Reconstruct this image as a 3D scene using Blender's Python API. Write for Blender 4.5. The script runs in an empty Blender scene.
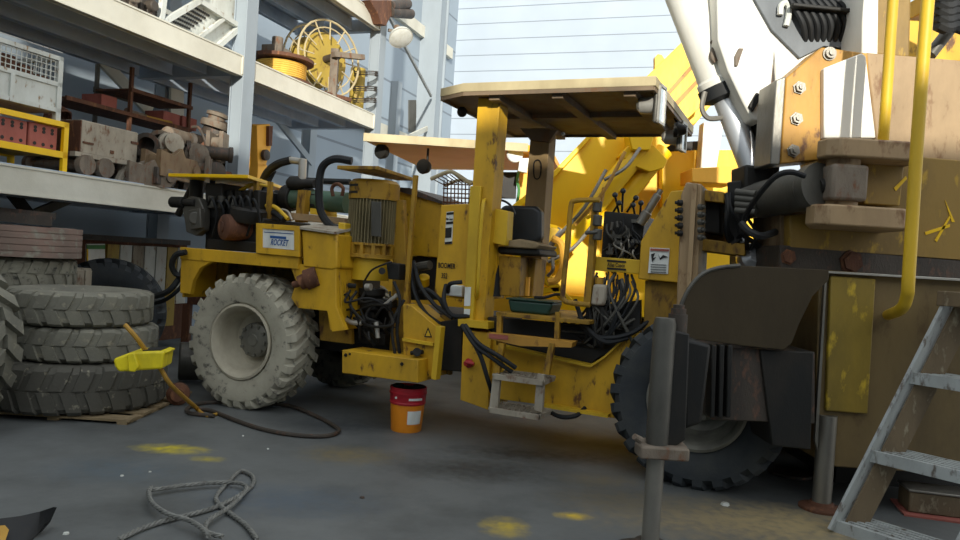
import bpy, math, random
from math import sin, cos, pi, radians, sqrt, atan, hypot
from mathutils import Vector, Matrix
random.seed(7)
SC = bpy.context.scene
COL = SC.collection
# ------------------------------------------------------------------ camera model
FPX = 740.0; ROLL = radians(3.7); PIT = atan(11.5/740); CZ = 1.5
def ray(x, y):
    dx = x-480; dy = 270-y
    X = dx*cos(ROLL)-dy*sin(ROLL); q = dx*sin(ROLL)+dy*cos(ROLL)
    return Vector((X, FPX*cos(PIT)+q*sin(PIT), q*cos(PIT)-FPX*sin(PIT)))
CAM = Vector((0, 0, CZ))
def hit(x, y, P, n):
    d = ray(x, y); P = Vector(P); n = Vector(n)
    return CAM + d*((P-CAM).dot(n)/d.dot(n))
def G(x, y, z=0.0): return hit(x, y, (0, 0, z), (0, 0, 1))
cam_d = bpy.data.cameras.new('camera'); cam = bpy.data.objects.new('camera', cam_d); COL.objects.link(cam)
right = Vector((cos(ROLL), sin(ROLL)*sin(PIT), sin(ROLL)*cos(PIT)))
up = Vector((-sin(ROLL), cos(ROLL)*sin(PIT), cos(ROLL)*cos(PIT)))
fw = Vector((0, cos(PIT), -sin(PIT)))
m3 = Matrix((right, up, -fw)).transposed()
cam.matrix_world = Matrix.Translation(CAM) @ m3.to_4x4()
cam_d.sensor_width = 36; cam_d.lens = 36*FPX/960; cam_d.clip_end = 200
SC.camera = cam

class Frame:
    def __init__(s, o, A):
        s.o = Vector((o[0], o[1], 0)); s.A = Vector((A[0], A[1], 0)).normalized()
        s.B = Vector((-s.A.y, s.A.x, 0)); s.Z = Vector((0, 0, 1))
    def w(s, a, b, z): return s.o + s.A*a + s.B*b + s.Z*z
    def wp(s, x, y, b): return hit(x, y, s.o+s.B*b, s.B)
    def p(s, x, y, b):
        q = s.wp(x, y, b)-s.o
        return (q.dot(s.A), q.z)
    def poly(s, b, pts): return [s.p(x, y, b) for x, y in pts]
    def loc(s, P):
        q = P-s.o; return (q.dot(s.A), q.dot(s.B), q.z)
r0 = G(232, 409); r1 = G(705, 493)
FB = Frame(r0, r1-r0)                      # drill rig, origin under its rear wheel
FR = Frame((-4.2, 6.5), (0.326, 0.945))    # storage rack
FD = Frame((0, 0), (1, 0))                 # right hand machine stands square on
# ------------------------------------------------------------------ mesh builder
def catmull(P, n=6, closed=False):
    P = [Vector(p) for p in P]
    if len(P) < 3: return P
    out = []; N = len(P)
    rng = range(N if closed else N-1)
    for i in rng:
        p1 = P[i]; p2 = P[(i+1) % N]
        p0 = P[(i-1) % N] if (closed or i > 0) else p1*2-p2
        p3 = P[(i+2) % N] if (closed or i+2 < N) else p2*2-p1
        for k in range(n):
            t = k/n
            out.append(0.5*((2*p1)+(p2-p0)*t+(2*p0-5*p1+4*p2-p3)*t*t+(3*p1-p0-3*p2+p3)*t**3))
    if not closed: out.append(P[-1])
    return out
class MB:
    def __init__(s): s.v = []; s.f = []; s.m = []; s.mi = 0
    def add(s, vs, fs):
        n = len(s.v); s.v += [Vector(v) for v in vs]
        s.f += [tuple(i+n for i in f) for f in fs]; s.m += [s.mi]*len(fs); return s
    def prism(s, fr, pts, b0, b1):
        n = len(pts)
        area = sum(pts[i][0]*pts[(i+1) % n][1]-pts[(i+1) % n][0]*pts[i][1] for i in range(n))
        if area < 0: pts = pts[::-1]
        vs = [fr.w(a, b0, z) for a, z in pts]+[fr.w(a, b1, z) for a, z in pts]
        fs = [tuple(range(n)), tuple(range(2*n-1, n-1, -1))]
        fs += [(i+n, (i+1) % n+n, (i+1) % n, i) for i in range(n)]
        return s.add(vs, fs)
    def pp(s, fr, b0, b1, pts): return s.prism(fr, fr.poly(b0, pts), b0, b1)
    def slab(s, fr, ab, z0, z1):
        n = len(ab)
        area = sum(ab[i][0]*ab[(i+1) % n][1]-ab[(i+1) % n][0]*ab[i][1] for i in range(n))
        if area < 0: ab = ab[::-1]
        zz0 = z0 if isinstance(z0, (list, tuple)) else [z0]*n
        zz1 = z1 if isinstance(z1, (list, tuple)) else [z1]*n
        vs = [fr.w(a, b, zz0[i]) for i, (a, b) in enumerate(ab)]+[fr.w(a, b, zz1[i]) for i, (a, b) in enumerate(ab)]
        fs = [tuple(range(n-1, -1, -1)), tuple(range(n, 2*n))]
        fs += [(i, (i+1) % n, (i+1) % n+n, i+n) for i in range(n)]
        return s.add(vs, fs)
    def box(s, fr, a0, a1, b0, b1, z0, z1):
        return s.prism(fr, [(a0, z0), (a1, z0), (a1, z1), (a0, z1)], b0, b1)
    def bar(s, p0, p1, w, h, upv=(0, 0, 1)):
        p0 = Vector(p0); p1 = Vector(p1); d = (p1-p0).normalized(); u = Vector(upv)
        sx = d.cross(u)
        if sx.length < 1e-3: sx = d.cross(Vector((1, 0, 0)))
        sx.normalize(); u = sx.cross(d).normalized()
        vs = []
        for p in (p0, p1):
            for i, j in ((-1, -1), (1, -1), (1, 1), (-1, 1)): vs.append(p+sx*(i*w/2)+u*(j*h/2))
        return s.add(vs, [(0, 1, 2, 3)[::-1], (4, 5, 6, 7), (0, 1, 5, 4), (1, 2, 6, 5), (2, 3, 7, 6), (3, 0, 4, 7)])
    def tube(s, P, r, seg=8, smooth=5, closed=False):
        P = catmull(P, smooth, closed) if smooth > 1 else [Vector(p) for p in P]
        N = len(P); vs = []; fs = []; prev = None
        for i in range(N):
            if closed: d = P[(i+1) % N]-P[(i-1) % N]
            else: d = P[min(i+1, N-1)]-P[max(i-1, 0)]
            if d.length < 1e-7: d = Vector((0, 0, 1))
            d.normalize()
            if prev is None:
                prev = d.orthogonal().normalized()
            else:
                prev = prev-d*prev.dot(d)
                if prev.length < 1e-5: prev = d.orthogonal()
                prev.normalize()
            q = d.cross(prev); rr = r[i*len(r)//N] if isinstance(r, list) else r
            for k in range(seg):
                t = 2*pi*k/seg; vs.append(P[i]+prev*(cos(t)*rr)+q*(sin(t)*rr))
        for i in range(N if closed else N-1):
            j = (i+1) % N
            for k in range(seg):
                l = (k+1) % seg; fs.append((i*seg+k, i*seg+l, j*seg+l, j*seg+k))
        if not closed:
            fs.append(tuple(range(seg-1, -1, -1))); fs.append(tuple((N-1)*seg+k for k in range(seg)))
        return s.add(vs, fs)
    def lathe(s, p, ax, prof, seg=24, closed=False, cap0=True):
        p = Vector(p); ax = Vector(ax).normalized(); u = ax.orthogonal().normalized(); q = ax.cross(u)
        vs = []; fs = []; n = len(prof)
        for h, r in prof:
            for k in range(seg):
                t = 2*pi*k/seg; vs.append(p+ax*h+(u*cos(t)+q*sin(t))*max(r, 1e-4))
        for i in range(n if closed else n-1):
            j = (i+1) % n
            for k in range(seg):
                l = (k+1) % seg; fs.append((i*seg+k, i*seg+l, j*seg+l, j*seg+k))
        if not closed:
            if cap0: fs.append(tuple(range(seg-1, -1, -1)))
            fs.append(tuple((n-1)*seg+k for k in range(seg)))
        return s.add(vs, fs)
    def cyl(s, p0, p1, r, r2=None, seg=16):
        p0 = Vector(p0); p1 = Vector(p1); L = (p1-p0).length
        return s.lathe(p0, p1-p0, [(0, r), (L, r if r2 is None else r2)], seg)
    def bolt(s, p, n, r=0.02, h=0.015):
        return s.lathe(p, n, [(0, r*1.35), (h*.3, r*1.35), (h*.3, r), (h, r)], 6)
    def sph(s, c, r, seg=12):
        return s.lathe(Vector(c)-Vector((0, 0, r)), (0, 0, 1), [(r-r*cos(pi*i/8), r*sin(pi*i/8)) for i in range(9)], seg)
def build(name, mb, mats, parent=None, bevel=0, ang=35, label=None, seg=2):
    me = bpy.data.meshes.new(name); me.from_pydata([tuple(v) for v in mb.v], [], mb.f)
    if not isinstance(mats, (list, tuple)): mats = [mats]
    for m in mats: me.materials.append(m)
    for p, i in zip(me.polygons, mb.m): p.material_index = i; p.use_smooth = True
    me.update(); me.set_sharp_from_angle(angle=radians(ang))
    o = bpy.data.objects.new(name, me); COL.objects.link(o)
    if bevel:
        b = o.modifiers.new('bevel', 'BEVEL'); b.width = bevel; b.segments = seg; b.limit_method = 'ANGLE'; b.angle_limit = radians(40)
    if parent is not None: attach(o, parent)
    if label: o['label'] = label
    return o
def attach(o, parent):
    o.parent = parent; o.matrix_parent_inverse = world_of(parent).inverted()
def world_of(o):
    m = o.matrix_basis.copy()
    if o.parent is not None: m = world_of(o.parent) @ o.matrix_parent_inverse @ m
    return m
def thing(name, label, cat, loc=(0, 0, 0), rz=0, group=None):
    o = bpy.data.objects.new(name, None); COL.objects.link(o); o.empty_display_size = .1
    o.location = loc; o.rotation_euler = (0, 0, rz)
    o['label'] = label; o['category'] = cat
    if group: o['group'] = group
    return o
def tag(o, label, cat, group=None):
    o['label'] = label; o['category'] = cat
    if group: o['group'] = group
    return o
def struct(o, label=None):
    o['kind'] = 'structure'
    if label: o['label'] = label
    return o
def kids(o): return [c for c in COL.objects if c.parent == o]
def copy_tree(o, parent=None):
    c = o.copy(); COL.objects.link(c)
    if parent is not None: c.parent = parent
    for ch in kids(o): copy_tree(ch, c)
    return c
def text(s, fr, a, b, z, size, mat, parent, name='lettering', sx=1.0, rot=0.0, shear=0.0):
    cu = bpy.data.curves.new(name, 'FONT'); cu.body = s; cu.size = size; cu.extrude = .001; cu.space_character = 1.05; cu.offset = size*.018; cu.shear = shear
    tmp = bpy.data.objects.new(name, cu); COL.objects.link(tmp)
    me = bpy.data.meshes.new_from_object(tmp.evaluated_get(bpy.context.evaluated_depsgraph_get()))
    bpy.data.objects.remove(tmp); bpy.data.curves.remove(cu); me.materials.clear(); me.materials.append(mat)
    o = bpy.data.objects.new(name, me); COL.objects.link(o)
    M = Matrix((fr.A, fr.Z, -fr.B)).transposed().to_4x4()
    o.matrix_world = Matrix.Translation(fr.w(a, b, z)) @ M @ Matrix.Rotation(rot, 4, 'Z') @ Matrix.Diagonal((sx, 1, 1, 1))
    w = o.matrix_world.copy()
    if parent is not None:
        o.parent = parent; o.matrix_parent_inverse = world_of(parent).inverted(); o.matrix_basis = w
    return o
# ------------------------------------------------------------------ materials
def rgb(h):
    h = h.lstrip('#'); c = [int(h[i:i+2], 16)/255 for i in (0, 2, 4)]
    return tuple(x/12.92 if x <= .04045 else ((x+.055)/1.055)**2.4 for x in c)+(1,)
def paint(name, base, dirt='#3a3226', amt=.5, rough=.55, metal=0.0, scale=3.0, rust=None, rust_amt=.35, bump=.15, spec=.4, streak=True):
    m = bpy.data.materials.new(name); m.use_nodes = True; nt = m.node_tree; N = nt.nodes; L = nt.links
    bs = N['Principled BSDF']; bs.inputs['Roughness'].default_value = rough; bs.inputs['Metallic'].default_value = metal
    bs.inputs['Specular IOR Level'].default_value = spec
    tc = N.new('ShaderNodeTexCoord'); mp = N.new('ShaderNodeMapping'); L.new(tc.outputs['Object'], mp.inputs[0])
    if streak: mp.inputs['Scale'].default_value = (1, 1, .45)
    def noise(sc, det, src=mp):
        n = N.new('ShaderNodeTexNoise'); n.inputs['Scale'].default_value = sc; n.inputs['Detail'].default_value = det; n.inputs['Roughness'].default_value = .62
        L.new(src.outputs[0] if src is mp else src, n.inputs['Vector']); return n
    def ramp(n, lo, hi):
        r = N.new('ShaderNodeMapRange'); r.inputs[1].default_value = lo; r.inputs[2].default_value = hi; L.new(n.outputs[0], r.inputs[0]); return r
    def mix(a, b, fac, bl='MIX'):
        x = N.new('ShaderNodeMix'); x.data_type = 'RGBA'; x.blend_type = bl
        for s, i in ((a, 6), (b, 7)):
            if isinstance(s, tuple): x.inputs[i].default_value = s
            else: L.new(s, x.inputs[i])
        if isinstance(fac, float): x.inputs[0].default_value = fac
        else: L.new(fac, x.inputs[0])
        return x.outputs[2]
    b = rgb(base)
    n1 = noise(scale, 6); r1_ = ramp(n1, .42, .72)
    c = mix(tuple(min(1, v*1.12) for v in b[:3])+(1,), tuple(v*.8 for v in b[:3])+(1,), noise(scale*.6, 3).outputs[0])
    ma = N.new('ShaderNodeMath'); ma.operation = 'MULTIPLY'; ma.inputs[1].default_value = amt; L.new(r1_.outputs[0], ma.inputs[0])
    c = mix(c, rgb(dirt), ma.outputs[0])
    if rust:
        n2 = noise(scale*4, 8); r2 = ramp(n2, .62-.18*rust_amt, .68); c = mix(c, rgb(rust), r2.outputs[0])
    L.new(c, bs.inputs['Base Color'])
    n3 = noise(scale*14, 5); bp = N.new('ShaderNodeBump'); bp.inputs['Strength'].default_value = bump; bp.inputs['Distance'].default_value = .01
    L.new(n3.outputs[0], bp.inputs['Height']); L.new(bp.outputs[0], bs.inputs['Normal'])
    rr = N.new('ShaderNodeMapRange'); rr.inputs[3].default_value = max(.05, rough-.12); rr.inputs[4].default_value = min(1, rough+.2); L.new(n1.outputs[0], rr.inputs[0]); L.new(rr.outputs[0], bs.inputs['Roughness'])
    return m
M = {}
M['yellow'] = paint('yellow_paint', '#d4a21c', '#5c471a', .55, .5, scale=2.6, rust='#5b3a1a', rust_amt=.12)
M['yellow_dirty'] = paint('yellow_dirty', '#a67d1c', '#3d2f14', .75, .6, scale=3.2, rust='#4a2d15', rust_amt=.45)
M['yellow_bright'] = paint('yellow_bright', '#ffc400', '#b88a10', .3, .42, scale=1.5)
M['yellow_clean'] = paint('yellow_clean', '#d3aa20', '#66511c', .35, .5, scale=3)
M['orange'] = paint('orange_paint', '#ffb43c', '#d08a30', .25, .6, scale=2)
M['olive'] = paint('olive_plate', '#3a301e', '#241d12', .6, .6, scale=2.2, spec=.25)
M['brownyellow'] = paint('worn_brown_yellow', '#8a6c2c', '#4b3b22', .8, .5, scale=2.4, rust='#b58f26', rust_amt=.25)
M['wornyellow'] = paint('worn_yellow_plate', '#8f7728', '#54471f', .7, .45, scale=2.8, rust='#c9a82c', rust_amt=.3)
M['tan'] = paint('tan_steel', '#a08560', '#5e4c36', .6, .55, scale=2.5, rust='#6c4a2a', rust_amt=.3)
M['goldplate'] = paint('gold_plate', '#b58430', '#6e4b22', .6, .5, scale=3, rust='#5e3a1c', rust_amt=.3)
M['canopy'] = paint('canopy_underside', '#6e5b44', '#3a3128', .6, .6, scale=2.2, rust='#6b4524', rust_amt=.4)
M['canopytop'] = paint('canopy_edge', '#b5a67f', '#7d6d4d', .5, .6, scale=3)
M['postbrown'] = paint('brown_post', '#8a7046', '#4c3c26', .6, .55, scale=2.5)
M['rust'] = paint('rust', '#5e3b28', '#33231c', .7, .85, scale=4, rust='#7d5235', rust_amt=.5, bump=.4)
M['rustred'] = paint('red_oxide', '#a0584c', '#6e3c34', .5, .8, scale=5, bump=.25)
M['scrap'] = paint('dusty_scrap', '#75695a', '#3a322b', .8, .75, scale=5, rust='#6b452c', rust_amt=.45, bump=.4)
M['scrapdark'] = paint('oily_scrap', '#3d352c', '#1d1a18', .6, .6, scale=5, rust='#5d4030', rust_amt=.4, bump=.4)
M['greybeige'] = paint('beige_crate', '#a59c8a', '#655b4c', .7, .8, scale=4, rust='#6b4c38', rust_amt=.4)
M['whitesteel'] = paint('white_steel', '#c9ccc4', '#8c8a7c', .5, .6, scale=4, rust='#8a7050', rust_amt=.15)
M['cream'] = paint('cream_beam', '#cfccbc', '#a09a86', .4, .6, scale=2, streak=False)
M['bluegrey'] = paint('grey_steel', '#8c969d', '#747c80', .4, .55, scale=1.5)
M['deckblue'] = paint('deck_underside', '#a3afbd', '#66717e', .5, .5, scale=1.5)
M['black'] = paint('black_rubber', '#191b1d', '#33312c', .4, .6, scale=6, bump=.1, spec=.25)
M['finbeige'] = paint('motor_fins', '#857954', '#46402f', .7, .6, scale=5)
M['shadegrey'] = paint('shade_grey', '#6a6f73', '#45484a', .5, .6, scale=3, bump=.2)
M['boxbrown'] = paint('box_brown', '#75613a', '#4a3d28', .75, .55, scale=2, rust='#5e4a2a', rust_amt=.25)
M['dark'] = paint('dark_metal', '#1b1b19', '#302a22', .5, .55, scale=6, spec=.25)
M['darkgrey'] = paint('grey_metal', '#55534c', '#2b2924', .6, .45, scale=5, metal=.4)
M['seatblack'] = paint('seat_vinyl', '#24292c', '#3a3a38', .3, .4, scale=4, bump=.05)
M['chrome'] = paint('chrome', '#e6e8ea', '#b0b0ae', .2, .3, metal=.75, scale=2, bump=.02)
M['steel'] = paint('dull_steel', '#8c887e', '#54504a', .5, .38, metal=.7, scale=4)
M['silver'] = paint('silver_fitting', '#b9b5aa', '#6a665c', .4, .35, metal=.6, scale=8)
M['green'] = paint('green_cylinder', '#3d5c48', '#4a4436', .6, .5, scale=4)
M['darkgreen'] = paint('dark_green_pan', '#16382c', '#1c2420', .4, .4, scale=4)
M['tyre'] = paint('tyre_dusty', '#8b8878', '#4c4a43', .75, .9, scale=4, rust='#3d3c38', rust_amt=.35, bump=.3, spec=.15, streak=False)
M['tyremud'] = paint('tyre_muddy', '#a9a491', '#6a665a', .6, .9, scale=3, rust='#4e4c46', rust_amt=.3, bump=.3, spec=.15, streak=False)
M['tyrebottom'] = paint('tyre_bottom', '#55534b', '#46443f', .7, .9, scale=3, rust='#8a8573', rust_amt=.15, bump=.25, spec=.15, streak=False)
M['tyredark'] = paint('tyre_dark', '#34383b', '#4f4f4a', .5, .85, scale=4, bump=.25, spec=.25, streak=False)
M['tyremid'] = paint('tyre_grey', '#787669', '#55544f', .7, .9, scale=4, rust='#8a8573', rust_amt=.3, bump=.3, spec=.15, streak=False)
M['tyrered'] = paint('tyre_red', '#8c7468', '#5f5b52', .8, .9, scale=2.2, rust='#8e8c7e', rust_amt=.35, bump=.2, spec=.15, streak=False)
M['rim'] = paint('rim_dusty', '#b3ab95', '#716a5a', .6, .7, scale=4)
M['rimdark'] = paint('rim_grey', '#77756a', '#3c3a35', .7, .5, scale=5, metal=.3)
M['white'] = paint('white_label', '#dfe2dc', '#a8a894', .5, .6, scale=10, bump=0)
M['whitesunlit'] = paint('white_and_sunlit', '#e6e4da', '#b4ab92', .35, .5, scale=2)  # white steel; also paints sunlight on the web plate and mast side
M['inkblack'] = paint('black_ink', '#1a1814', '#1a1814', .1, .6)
M['inkblue'] = paint('blue_ink', '#1f4f8c', '#1f4f8c', .1, .6)
M['redbucket'] = paint('red_plastic', '#b3202c', '#6d1820', .3, .4, scale=6)
M['orangebucket'] = paint('orange_tin', '#e8891a', '#8a4a12', .4, .4, scale=6)
M['yellowplastic'] = paint('yellow_plastic', '#f2dc1c', '#6e6414', .5, .45, scale=5)
M['ochre'] = paint('ochre_handle', '#b3862a', '#5c4a24', .5, .6, scale=6)
M['ladder'] = paint('ladder_grey', '#a6aba8', '#60605a', .5, .5, scale=5, rust='#5b5248', rust_amt=.35)
M['ladderbrown'] = paint('ladder_side', '#6a5a42', '#382f24', .7, .7, scale=5, rust='#8a8068', rust_amt=.3)
M['redred'] = paint('red_cap', '#b4252a', '#5c1c1a', .3, .4)
M['signgreen'] = paint('sign_green', '#3f7a3c', '#2f5a2c', .2, .6)
M['wood'] = paint('wood', '#8d7a5a', '#54462f', .6, .8, scale=5)
M['rope'] = paint('wire_rope', '#7a7a74', '#3f3f3c', .6, .6, metal=.3, scale=20)
M['mustard'] = paint('mustard_reel', '#a68c34', '#7c6a2c', .5, .6, scale=4, rust='#7a5c34', rust_amt=.3)
M['reelyellow'] = paint('cable_yellow', '#ecc25a', '#a8803a', .4, .6, scale=8)
def emis(name, col, st):
    m = bpy.data.materials.new(name); m.use_nodes = True; b = m.node_tree.nodes['Principled BSDF']
    b.inputs['Base Color'].default_value = rgb(col); b.inputs['Emission Color'].default_value = rgb(col); b.inputs['Emission Strength'].default_value = st; b.inputs['Roughness'].default_value = .2
    return m
def glassy(name, col):
    m = bpy.data.materials.new(name); m.use_nodes = True; b = m.node_tree.nodes['Principled BSDF']
    b.inputs['Base Color'].default_value = rgb(col); b.inputs['Roughness'].default_value = .08; b.inputs['Metallic'].default_value = .6
    return m
M['lens'] = glassy('lamp_lens', '#cdd6d8')
def cladding(name, col, spacing, dark='#59616a'):
    m = paint(name, col, '#8f99a2', .25, .6, scale=.6, bump=0, streak=False); nt = m.node_tree; N = nt.nodes; L = nt.links
    bs = N['Principled BSDF']; src = bs.inputs['Base Color'].links[0].from_socket
    tc = N.new('ShaderNodeTexCoord'); sx = N.new('ShaderNodeSeparateXYZ'); L.new(tc.outputs['Object'], sx.inputs[0])
    d = N.new('ShaderNodeMath'); d.operation = 'DIVIDE'; d.inputs[1].default_value = spacing; L.new(sx.outputs[2], d.inputs[0])
    f = N.new('ShaderNodeMath'); f.operation = 'FRACT'; L.new(d.outputs[0], f.inputs[0])
    g = N.new('ShaderNodeMath'); g.operation = 'LESS_THAN'; g.inputs[1].default_value = .055; L.new(f.outputs[0], g.inputs[0])
    h = N.new('ShaderNodeMath'); h.operation = 'MULTIPLY'; h.inputs[1].default_value = .75; L.new(g.outputs[0], h.inputs[0])
    x = N.new('ShaderNodeMix'); x.data_type = 'RGBA'; L.new(h.outputs[0], x.inputs[0]); L.new(src, x.inputs[6]); x.inputs[7].default_value = rgb(dark)
    L.new(x.outputs[2], bs.inputs['Base Color']); return m
M['cladleft'] = cladding('cladding_left', '#8e9ba6', .95)
M['cladfar'] = cladding('cladding_far', '#a3afbc', .47)
def floor_mat():
    m = paint('concrete', '#5f6261', '#383a39', .95, .5, scale=.9, bump=.2, streak=False); nt = m.node_tree; N = nt.nodes; L = nt.links
    bs = N['Principled BSDF']; src = bs.inputs['Base Color'].links[0].from_socket
    tc = N.new('ShaderNodeTexCoord')
    nz = N.new('ShaderNodeTexNoise'); nz.inputs['Scale'].default_value = 14; nz.inputs['Detail'].default_value = 6; L.new(tc.outputs['Object'], nz.inputs['Vector'])
    def patch(px, py, rx, ry, col, st, src):
        c = G(px, py); mp = N.new('ShaderNodeMapping'); mp.vector_type = 'TEXTURE'
        mp.inputs['Location'].default_value = c; mp.inputs['Scale'].default_value = (rx, ry, 1); L.new(tc.outputs['Object'], mp.inputs[0])
        ln = N.new('ShaderNodeVectorMath'); ln.operation = 'LENGTH'; L.new(mp.outputs[0], ln.inputs[0])
        r = N.new('ShaderNodeMapRange'); r.inputs[1].default_value = 1; r.inputs[2].default_value = 0; L.new(ln.outputs['Value'], r.inputs[0])
        a = N.new('ShaderNodeMath'); a.operation = 'MULTIPLY'; L.new(r.outputs[0], a.inputs[0]); L.new(nz.outputs[0], a.inputs[1])
        b = N.new('ShaderNodeMapRange'); b.inputs[1].default_value = .12; b.inputs[2].default_value = .5; b.inputs[4].default_value = st; L.new(a.outputs[0], b.inputs[0])
        x = N.new('ShaderNodeMix'); x.data_type = 'RGBA'; L.new(b.outputs[0], x.inputs[0]); L.new(src, x.inputs[6]); x.inputs[7].default_value = rgb(col); return x.outputs[2]
    for a in ((172, 449, .42, .2, '#b9a81c', .9), (208, 459, .2, .12, '#a99a2a', .7), (350, 455, .6, .4, '#7a6a40', .6), (505, 527, .22, .25, '#b39a2c', .8), (573, 516, .17, .1, '#d8b62c', .9),
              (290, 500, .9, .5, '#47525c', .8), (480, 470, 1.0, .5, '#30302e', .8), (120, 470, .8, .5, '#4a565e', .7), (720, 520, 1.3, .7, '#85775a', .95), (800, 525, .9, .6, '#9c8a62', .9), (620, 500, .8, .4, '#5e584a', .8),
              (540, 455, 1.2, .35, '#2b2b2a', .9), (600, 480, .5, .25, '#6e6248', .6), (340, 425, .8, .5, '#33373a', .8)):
        src = patch(*a, src)
    L.new(src, bs.inputs['Base Color']); return m
M['floor'] = floor_mat()
M['brownscrap'] = paint('brown_scrap', '#7d6649', '#3f3226', .7, .75, scale=5, rust='#6b452c', rust_amt=.35, bump=.3)
# ------------------------------------------------------------------ setting
mb = MB(); mb.add([(-14, -6, 0), (20, -6, 0), (20, 34, 0), (-14, 34, 0)], [(0, 1, 2, 3)])
struct(build('floor', mb, M['floor']), 'dark oil-stained concrete yard floor')
WS = 2.3
mb = MB(); mb.box(FR, -9, 16.2, WS, WS+.2, 0, 13); struct(build('wall_left', mb, M['cladleft']), 'blue-grey clad wall behind the storage rack')
FW = Frame(FR.w(16, WS, 0), (0.945, -0.326))
mb = MB(); mb.box(FW, -.2, 22, 0, .2, 0, 13); struct(build('wall_far', mb, M['cladfar']), 'bright clad wall with horizontal seams at the far end')
mb = MB()
a_, z_ = FR.p(434, 150, WS-.5)
mb.box(FR, a_-.2, a_+.25, WS-.5, WS, 0, 12.6)
mb.box(FR, a_-.24, a_-.2, WS-.56, WS, 0, 12.6); mb.box(FR, a_+.25, a_+.29, WS-.56, WS, 0, 12.6)
struct(build('trim_1', mb, M['bluegrey']), 'tall steel column standing against the wall corner')
mb = MB()
for zz in (4.3, 7.3, 10.2):
    mb.box(FR, -8, 15.5, WS-.12, WS, zz, zz+.3)
struct(build('trim_2', mb, M['cream']), 'horizontal cream rails along the left wall')
mb = MB()
for (x0, y0, x1, y1) in ((209*1.0, 0, 0, 0),):
    pass
pw = FR.poly(WS-.02, [(409, 100), (416, 100), (416, 132), (409, 132)])
mb.prism(FR, pw, WS-.03, WS); struct(build('window_1', mb, M['darkgrey']), 'narrow window slot high in the wall')
# unseen wall added behind the viewer to block sun; steps shape the shade
mb = MB(); mb.prism(FD, [(-18, 0), (22, 0), (22, 5.5), (1.7, 5.5), (1.7, 6.0), (.4, 6.0), (.4, 7.0), (-18, 7.0)], -6.2, -6.0)
struct(build('wall_sun_block', mb, M['bluegrey']), 'unseen grey wall added behind the viewpoint to block the sun')
# ------------------------------------------------------------------ light
w = bpy.data.worlds.new('world'); SC.world = w; w.use_nodes = True
N = w.node_tree.nodes; L = w.node_tree.links; bg = N['Background']
tc = N.new('ShaderNodeTexCoord'); sp = N.new('ShaderNodeSeparateXYZ'); L.new(tc.outputs['Generated'], sp.inputs[0])
cr = N.new('ShaderNodeValToRGB'); L.new(sp.outputs[2], cr.inputs[0])
cr.color_ramp.elements[0].position = 0; cr.color_ramp.elements[0].color = (1, .97, .90, 1)
cr.color_ramp.elements[1].position = .6; cr.color_ramp.elements[1].color = (.88, .94, 1, 1)
L.new(cr.outputs[0], bg.inputs[0]); bg.inputs[1].default_value = 1.3
sd = bpy.data.lights.new('sun', 'SUN'); sd.energy = 6.3; sd.angle = radians(1.0); sd.color = (1, .95, .84)
so = bpy.data.objects.new('sun', sd); COL.objects.link(so)
SUND = Vector((-.06, 1, -.28)).normalized()      # direction the light travels
so.rotation_euler = SUND.to_track_quat('-Z', 'Y').to_euler(); so.location = (4, -4, 9)
SC.view_settings.view_transform = 'Standard'; SC.view_settings.look = 'None'; SC.view_settings.exposure = 0.0; SC.view_settings.gamma = 1.08
# ------------------------------------------------------------------ tyres
def tyre_mesh(mb, R, W, rb, n, skew=.12, lug_h=.035, fill=.55, blocks=2):
    """axis along +Y, centred; lathed carcass then tread lugs"""
    hw = W/2; Rb = R-lug_h
    prof = [(-hw*.72, rb), (-hw*.86, rb+.03), (-hw, (rb+R)/2), (-hw*.98, (rb+R)/2+.06), (-hw*.88, Rb-.03), (-hw*.7, Rb), (0, Rb+.004), (hw*.7, Rb), (hw*.88, Rb-.03), (hw*.98, (rb+R)/2+.06), (hw, (rb+R)/2), (hw*.86, rb+.03), (hw*.72, rb)]
    mb.lathe((0, 0, 0), (0, 1, 0), prof+[(hw*.6, rb-.02), (-hw*.6, rb-.02)], 64, closed=True)
    dphi = 2*pi/n
    for side in (-1, 1):
        for k in range(n):
            ph0 = k*dphi+(dphi/2 if side > 0 else 0)
            st = [(.99, Rb-.10, R-.115, 0), (.95, Rb-.06, R-.035, 0.02), (.80, Rb-.02, R-.004, .1*skew/.12), (.42, Rb-.02, R, .5*skew/.12), (.04, Rb-.02, R, 1.0*skew/.12)]
            vs = []; 
            for (wf, ri, ro, sk) in st:
                wv = side*hw*wf; c = ph0+sk*skew*1.3
                for (rr, dd) in ((ri, -1), (ro, -.86), (ro, .86), (ri, 1)):
                    a = c+dd*dphi*fill/2
                    vs.append((rr*cos(a), wv, rr*sin(a)))
            fs = []
            for i in range(len(st)-1):
                for j in range(3):
                    q = (i*4+j, i*4+j+1, i*4+j+5, i*4+j+4); fs.append(q if side > 0 else q[::-1])
            e = (0, 1, 2, 3); fs.append(e[::-1] if side > 0 else e)
            e = tuple(len(vs)-4+i for i in range(4)); fs.append(e if side > 0 else e[::-1])
            mb.add(vs, fs)
    return mb
def rib_tyre(mb, R, W, rb):
    hw = W/2; top = []
    for i in range(5):
        c = -hw*.8+i*hw*.4; top += [(c-hw*.17, R), (c+hw*.17, R), (c+hw*.18, R-.007), (c+hw*.22, R-.007)]
    mb.lathe((0, 0, 0), (0, 1, 0), [(-hw*.7, rb), (-hw, (rb+R)/2), (-hw*1.0, R-.08), (-hw*.97, R-.035)]+top[:-2]+[(hw*.97, R-.035), (hw*1.0, R-.08), (hw, (rb+R)/2), (hw*.7, rb), (0, rb-.02)], 64, closed=True)
def mesh_at(name, mb, mats, M4, parent=None, **k):
    mb.v = [M4 @ v for v in mb.v]
    return build(name, mb, mats, parent, **k)
def frame_mat(fr, a, b, z):
    return Matrix.Translation(fr.w(a, b, z)) @ Matrix((fr.A, fr.B, fr.Z)).transposed().to_4x4()

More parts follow.
